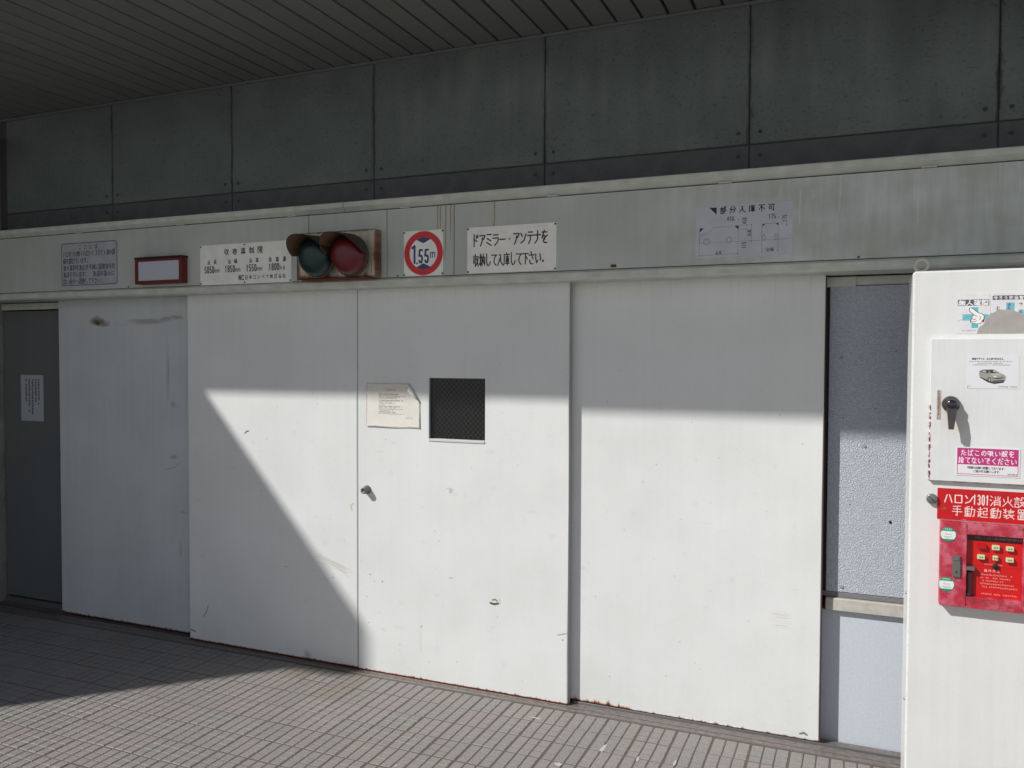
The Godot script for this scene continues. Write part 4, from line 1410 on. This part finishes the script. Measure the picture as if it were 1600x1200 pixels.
	fill_poly(im, PackedVector2Array([Vector2(0, 190), Vector2(14, 190), Vector2(46, 172), Vector2(52, 158), Vector2(180, 156), Vector2(196, 172), Vector2(262, 196), Vector2(330, 252), Vector2(330, 316), Vector2(284, 344), Vector2(274, 384), Vector2(0, 384)]), rgb8(170, 166, 160))
	aged(im, 7)
	uvr = Rect2(0.3803, 1.65, 0.111, 0.128)
	tag(bx("safety_sticker", Vector3(0.3803, 1.65, z + 0.0002), Vector3(0.4913, 1.778, z + 0.0009), printed(im, 0.45), null, 0.0), "torn sticker with a dark title bar and a bare grey patch", "sticker")
	# notice with a printed car
	im = canvas(430, 308, rgb8(228, 228, 232))
	text(im, "新型オデッセイは入庫できません。", 42, 22, 15, 17, 17.3, 3.0, ink_c())
	small_print(im, 16, 52, 44, 7.5, ink_c(), 0.7)
	small_print(im, 86, 68, 26, 7.5, ink_c(), 0.7)
	small_print(im, 48, 84, 38, 7.5, ink_c(), 0.75)
	var car := func(pts: Array, c: Color, a: float) -> void:
		var q := PackedVector2Array()
		for p in pts:
			q.append(Vector2((p[0] - 300.0) * 0.366, (p[1] - 150.0) * 0.408))
		fill_poly(im, q, c, a)
	car.call([[590, 650], [780, 760], [930, 800], [1130, 770], [1185, 690], [900, 700], [640, 600]], rgb8(40, 36, 40), 1.0)
	car.call([[575, 580], [590, 500], [680, 468], [900, 465], [1040, 540], [1120, 570], [1185, 620], [1180, 700], [1100, 740], [900, 760], [850, 740], [770, 710], [600, 640]], rgb8(160, 157, 147), 1.0)
	car.call([[600, 505], [680, 475], [800, 480], [790, 560], [700, 545], [590, 520]], rgb8(70, 62, 72), 1.0)
	car.call([[620, 510], [690, 488], [740, 500], [740, 540]], rgb8(190, 184, 192), 1.0)
	car.call([[800, 480], [910, 472], [1030, 540], [840, 556]], rgb8(62, 62, 66), 1.0)
	car.call([[890, 480], [960, 510], [1010, 538], [900, 520]], rgb8(196, 200, 196), 1.0)
	car.call([[830, 560], [1050, 552], [1130, 590], [900, 630]], rgb8(180, 178, 168), 1.0)
	car.call([[880, 655], [1020, 660], [1130, 640], [1140, 655], [1020, 685], [880, 670]], rgb8(48, 44, 54), 1.0)
	car.call([[880, 720], [1140, 700], [1120, 750], [900, 770]], rgb8(92, 90, 92), 1.0)
	car.call([[910, 620], [990, 625], [960, 650], [905, 645]], rgb8(226, 226, 214), 1.0)
	disk(im, Vector2((815 - 300) * 0.366, (700 - 150) * 0.408), 15, 22, rgb8(36, 34, 38))
	disk(im, Vector2((818 - 300) * 0.366, (702 - 150) * 0.408), 9, 15, rgb8(176, 172, 172))
	small_print(im, 262, 286, 16, 9, ink_c(), 0.9)
	small_print(im, 6, 284, 4, 7, ink_c(), 0.6)
	disk(im, Vector2(8, 298), 5, 4, rgb8(60, 60, 62))
	uvr = Rect2(0.3155, 1.475, 0.144, 0.1045)
	tag(bx("car_notice", Vector3(0.3155, 1.475, z + 0.0163), Vector3(0.4595, 1.5795, z + 0.0169), printed(im, 0.45), null, 0.0), "white paper with a printed beige car above the lever handle", "notice")
	im = canvas(26, 220, rgb8(186, 170, 156))
	small_print(im, 4, 8, 11, 17, rgb8(92, 70, 60), 0.75, true)
	aged(im, 8, 0.2)
	uvr = Rect2(0.2312, 1.3725, 0.0118, 0.096)
	tag(bx("label_strip", Vector3(0.2312, 1.3725, z + 0.0163), Vector3(0.243, 1.4685, z + 0.0168), printed(im, 0.6), null, 0.0), "narrow worn brown strip of vertical print beside the lever handle", "label")
	# no cigarette ends
	var pink := rgb8(190, 58, 122)
	im = canvas(400, 208, rgb8(232, 230, 232))
	fill_rect(im, 9, 9, 391, 199, pink)
	fill_rect(im, 13, 128, 387, 195, rgb8(232, 230, 232))
	var pw := rgb8(244, 240, 242)
	text(im, "たばこの吸い殻を", 32, 22, 34, 40, 42.6, 4.6, pw)
	text(im, "捨てないでください", 17, 75, 34, 42, 41.0, 4.6, pw)
	text(im, "喫煙の店頭に設置しております。", 76, 140, 15, 17, 16.2, 2.2, ink_c())
	text(im, "ご協力をお願いします。", 112, 165, 15, 17, 16.2, 2.2, ink_c())
	small_print(im, 326, 180, 5, 11, ink_c(), 0.8)
	uvr = Rect2(0.2885, 1.1945, 0.179, 0.0925)
	tag(bx("cigarette_sign", Vector3(0.2885, 1.1945, z + 0.0163), Vector3(0.4675, 1.287, z + 0.0175), printed(im, 0.4), null, 0.0), "magenta and white sticker asking people not to drop cigarette ends", "sticker")
	# red name plate
	im = canvas(600, 204, rgb8(196, 22, 30))
	var rw := rgb8(238, 226, 220)
	text(im, "ハロン", 36, 34, 52, 60, 60, 7.0, rw)
	text(im, "1301", 203, 34, 22, 60, 24, 7.0, rw)
	text(im, "消火設備", 301, 34, 60, 62, 67, 5.4, rw)
	text(im, "手動起動装置", 85, 112, 58, 62, 73, 5.4, rw)
	blob(im, Vector2(40, 136), 20, 14, rgb8(170, 100, 70), 0.7, 1.2)
	blob(im, Vector2(156, 202), 20, 5, rgb8(220, 200, 190), 0.6, 1.0)
	aged(im, 9, 0.06)
	uvr = Rect2(0.239, 1.0465, 0.3, 0.101)
	tag(bx("red_name_plate", Vector3(0.239, 1.0465, z + 0.0003), Vector3(0.539, 1.1475, z + 0.003), printed(im, 0.35), null, 0.0005), "bright red plate with white Japanese lettering above the red box", "sign")
	red_box()

func ink_c() -> Color:
	return rgb8(34, 32, 36)

func red_box() -> void:
	var z := 0.4702
	var f := 0.508
	var t := thing("release_box", "faded red manual release box with buttons behind its window", "alarm box", Vector3(0.4, 0.77, z))
	var im := canvas(300, 276, rgb8(186, 52, 72))
	for y in 276:
		for x in 300:
			var k := blot.get_noise_2d(x * 0.8, y * 0.8 + 900.0)
			var c := rgb8(184, 46, 66).lerp(rgb8(206, 108, 124), clampf(0.35 + k * 1.3, 0.0, 0.9))
			c = c.lerp(rgb8(128, 48, 44), clampf(-0.25 - blot.get_noise_2d(x * 2.1 + 70.0, y * 2.1) * 1.3, 0.0, 0.75))
			im.set_pixel(x, y, c)
	for k in 30:
		blob(im, Vector2(rng.randf_range(70, 200), rng.randf_range(238, 270)), rng.randf_range(3, 12), rng.randf_range(2, 6), rgb8(120, 58, 40), 0.5, 1.2)
	for k in 10:
		blob(im, Vector2(rng.randf_range(30, 200), rng.randf_range(4, 34)), rng.randf_range(2, 8), rng.randf_range(2, 6), rgb8(140, 56, 40), 0.5, 1.2)
	var m := printed(im, 0.45)
	uvr = Rect2(0.247, 0.7715, 0.3, 0.2755)
	var wx0 := 0.3235
	var wx1 := 0.4785
	var wy0 := 0.8075
	var wy1 := 1.008
	var st := new_st()
	box(st, Vector3(0.247, 0.7715, z), Vector3(wx0, 1.0435, f), 0.002)
	box(st, Vector3(wx1, 0.7715, z), Vector3(0.547, 1.0435, f), 0.002)
	box(st, Vector3(wx0 + 0.0002, 0.7715, z), Vector3(wx1 - 0.0002, wy0, f - 0.0004), 0.001)
	box(st, Vector3(wx0 + 0.0002, wy1, z), Vector3(wx1 - 0.0002, 1.0435, f - 0.0004), 0.001)
	put("case", st, m, t)
	uvr = Rect2(0, 0, 1, 1)
	# red inner panel with print
	im = canvas(320, 410, rgb8(206, 22, 24))
	fill_rect(im, 0, 0, 320, 44, rgb8(70, 28, 32))
	text(im, "ハロン1301消火設備手動起動装置", 50, 14, 15, 17, 16, 2.0, rgb8(150, 130, 130))
	small_print(im, 108, 190, 12, 8, rgb8(230, 200, 190), 0.8)
	seg(im, Vector2(40, 208), Vector2(320, 208), 2.0, rgb8(130, 10, 14))
	text(im, "操作方法", 108, 228, 15, 15, 24, 2.4, rgb8(236, 210, 200))
	for k in 5:
		small_print(im, 84 + (12 if k in [2, 4] else 0), 258 + k * 20, [18, 17, 13, 19, 20][k], 9.5, rgb8(236, 206, 196), 0.8)
	small_print(im, 92, 384, 20, 9.5, rgb8(236, 206, 196), 0.8)
	uvr = Rect2(wx0, wy0, wx1 - wx0, wy1 - wy0)
	var pan := bx("inner_panel", Vector3(wx0 + 0.0004, wy0 + 0.0004, z), Vector3(wx1 - 0.0004, wy1 - 0.0004, 0.486), printed(im, 0.4), t, 0.0)
	uvr = Rect2(0, 0, 1, 1)
	var print_ink := plain(rgb8(96, 110, 70), 0.6)
	var cream := plain(rgb8(206, 214, 168), 0.5)
	var k := 0
	for b in [[0.3665, 0.971, 0.012, 0.0075], [0.4055, 0.97, 0.0105, 0.0075], [0.4445, 0.9695, 0.0105, 0.007], [0.365, 0.9365, 0.0105, 0.007], [0.405, 0.9365, 0.0072, 0.007], [0.4445, 0.934, 0.0105, 0.007]]:
		var st2 := new_st()
		box(st2, Vector3(b[0] - b[2], b[1] - b[3], 0.4862), Vector3(b[0] + b[2], b[1] + b[3], 0.4985), 0.001)
		var o := put("push_button", st2, plain(rgb8(190, 14, 24), 0.35) if k == 0 else cream, t)
		if k > 0:
			for s in [-1.0, 1.0]:
				bx("button_print", Vector3(b[0] + s * 0.0032 - 0.002, b[1] - 0.0022, 0.4984), Vector3(b[0] + s * 0.0032 + 0.002, b[1] + 0.0022, 0.4988), print_ink, o, 0.0)
		if k == 0:
			o.set_meta("label", "red push button")
		k += 1
	st = new_st()
	lathe(st, Vector3(0.4065, 0.908, 0.4862), Basis.IDENTITY, [Vector2(0.0088, 0), Vector2(0.0085, 0.007), Vector2(0.006, 0.009), Vector2(0.0, 0.009)], 18)
	put("buzzer", st, M.black, pan)
	bx("hinge_bar", Vector3(wx0 + 0.002, wy0 + 0.003, 0.4862), Vector3(wx0 + 0.018, wy0 + 0.079, 0.499), plain(rgb8(70, 18, 28), 0.5), pan, 0.001)
	bx("clip", Vector3(wx0 - 0.002, 0.8925, 0.4875), Vector3(wx0 + 0.0235, 0.9055, 0.5065), M.steel, pan, 0.001)
	bx("hinge_foot", Vector3(wx0 + 0.001, wy0 + 0.001, 0.4862), Vector3(wx0 + 0.014, wy0 + 0.012, 0.502), plain(rgb8(44, 50, 60), 0.4), pan, 0.001)
	var latch := bx("latch", Vector3(0.2825, 0.869, f), Vector3(0.3055, 0.938, f + 0.008), M.dull_steel, t, 0.0015)
	bx("finger_plate", Vector3(0.285, 0.9235, f + 0.0082), Vector3(0.3025, 0.9365, f + 0.0105), M.steel, latch, 0.0006)
	st = new_st()
	disc(st, Vector3(0.294, 0.886, f + 0.008), 0.0028, 0.001, 12)
	put("keyhole", st, M.black, latch)
	round_sticker(0.2695, 1.0035, f + 0.0002, 0.0235, "upper round green and white sticker on the red release box")
	round_sticker(0.2668, 0.842, f + 0.0002, 0.0235, "lower round green and white sticker on the red release box")
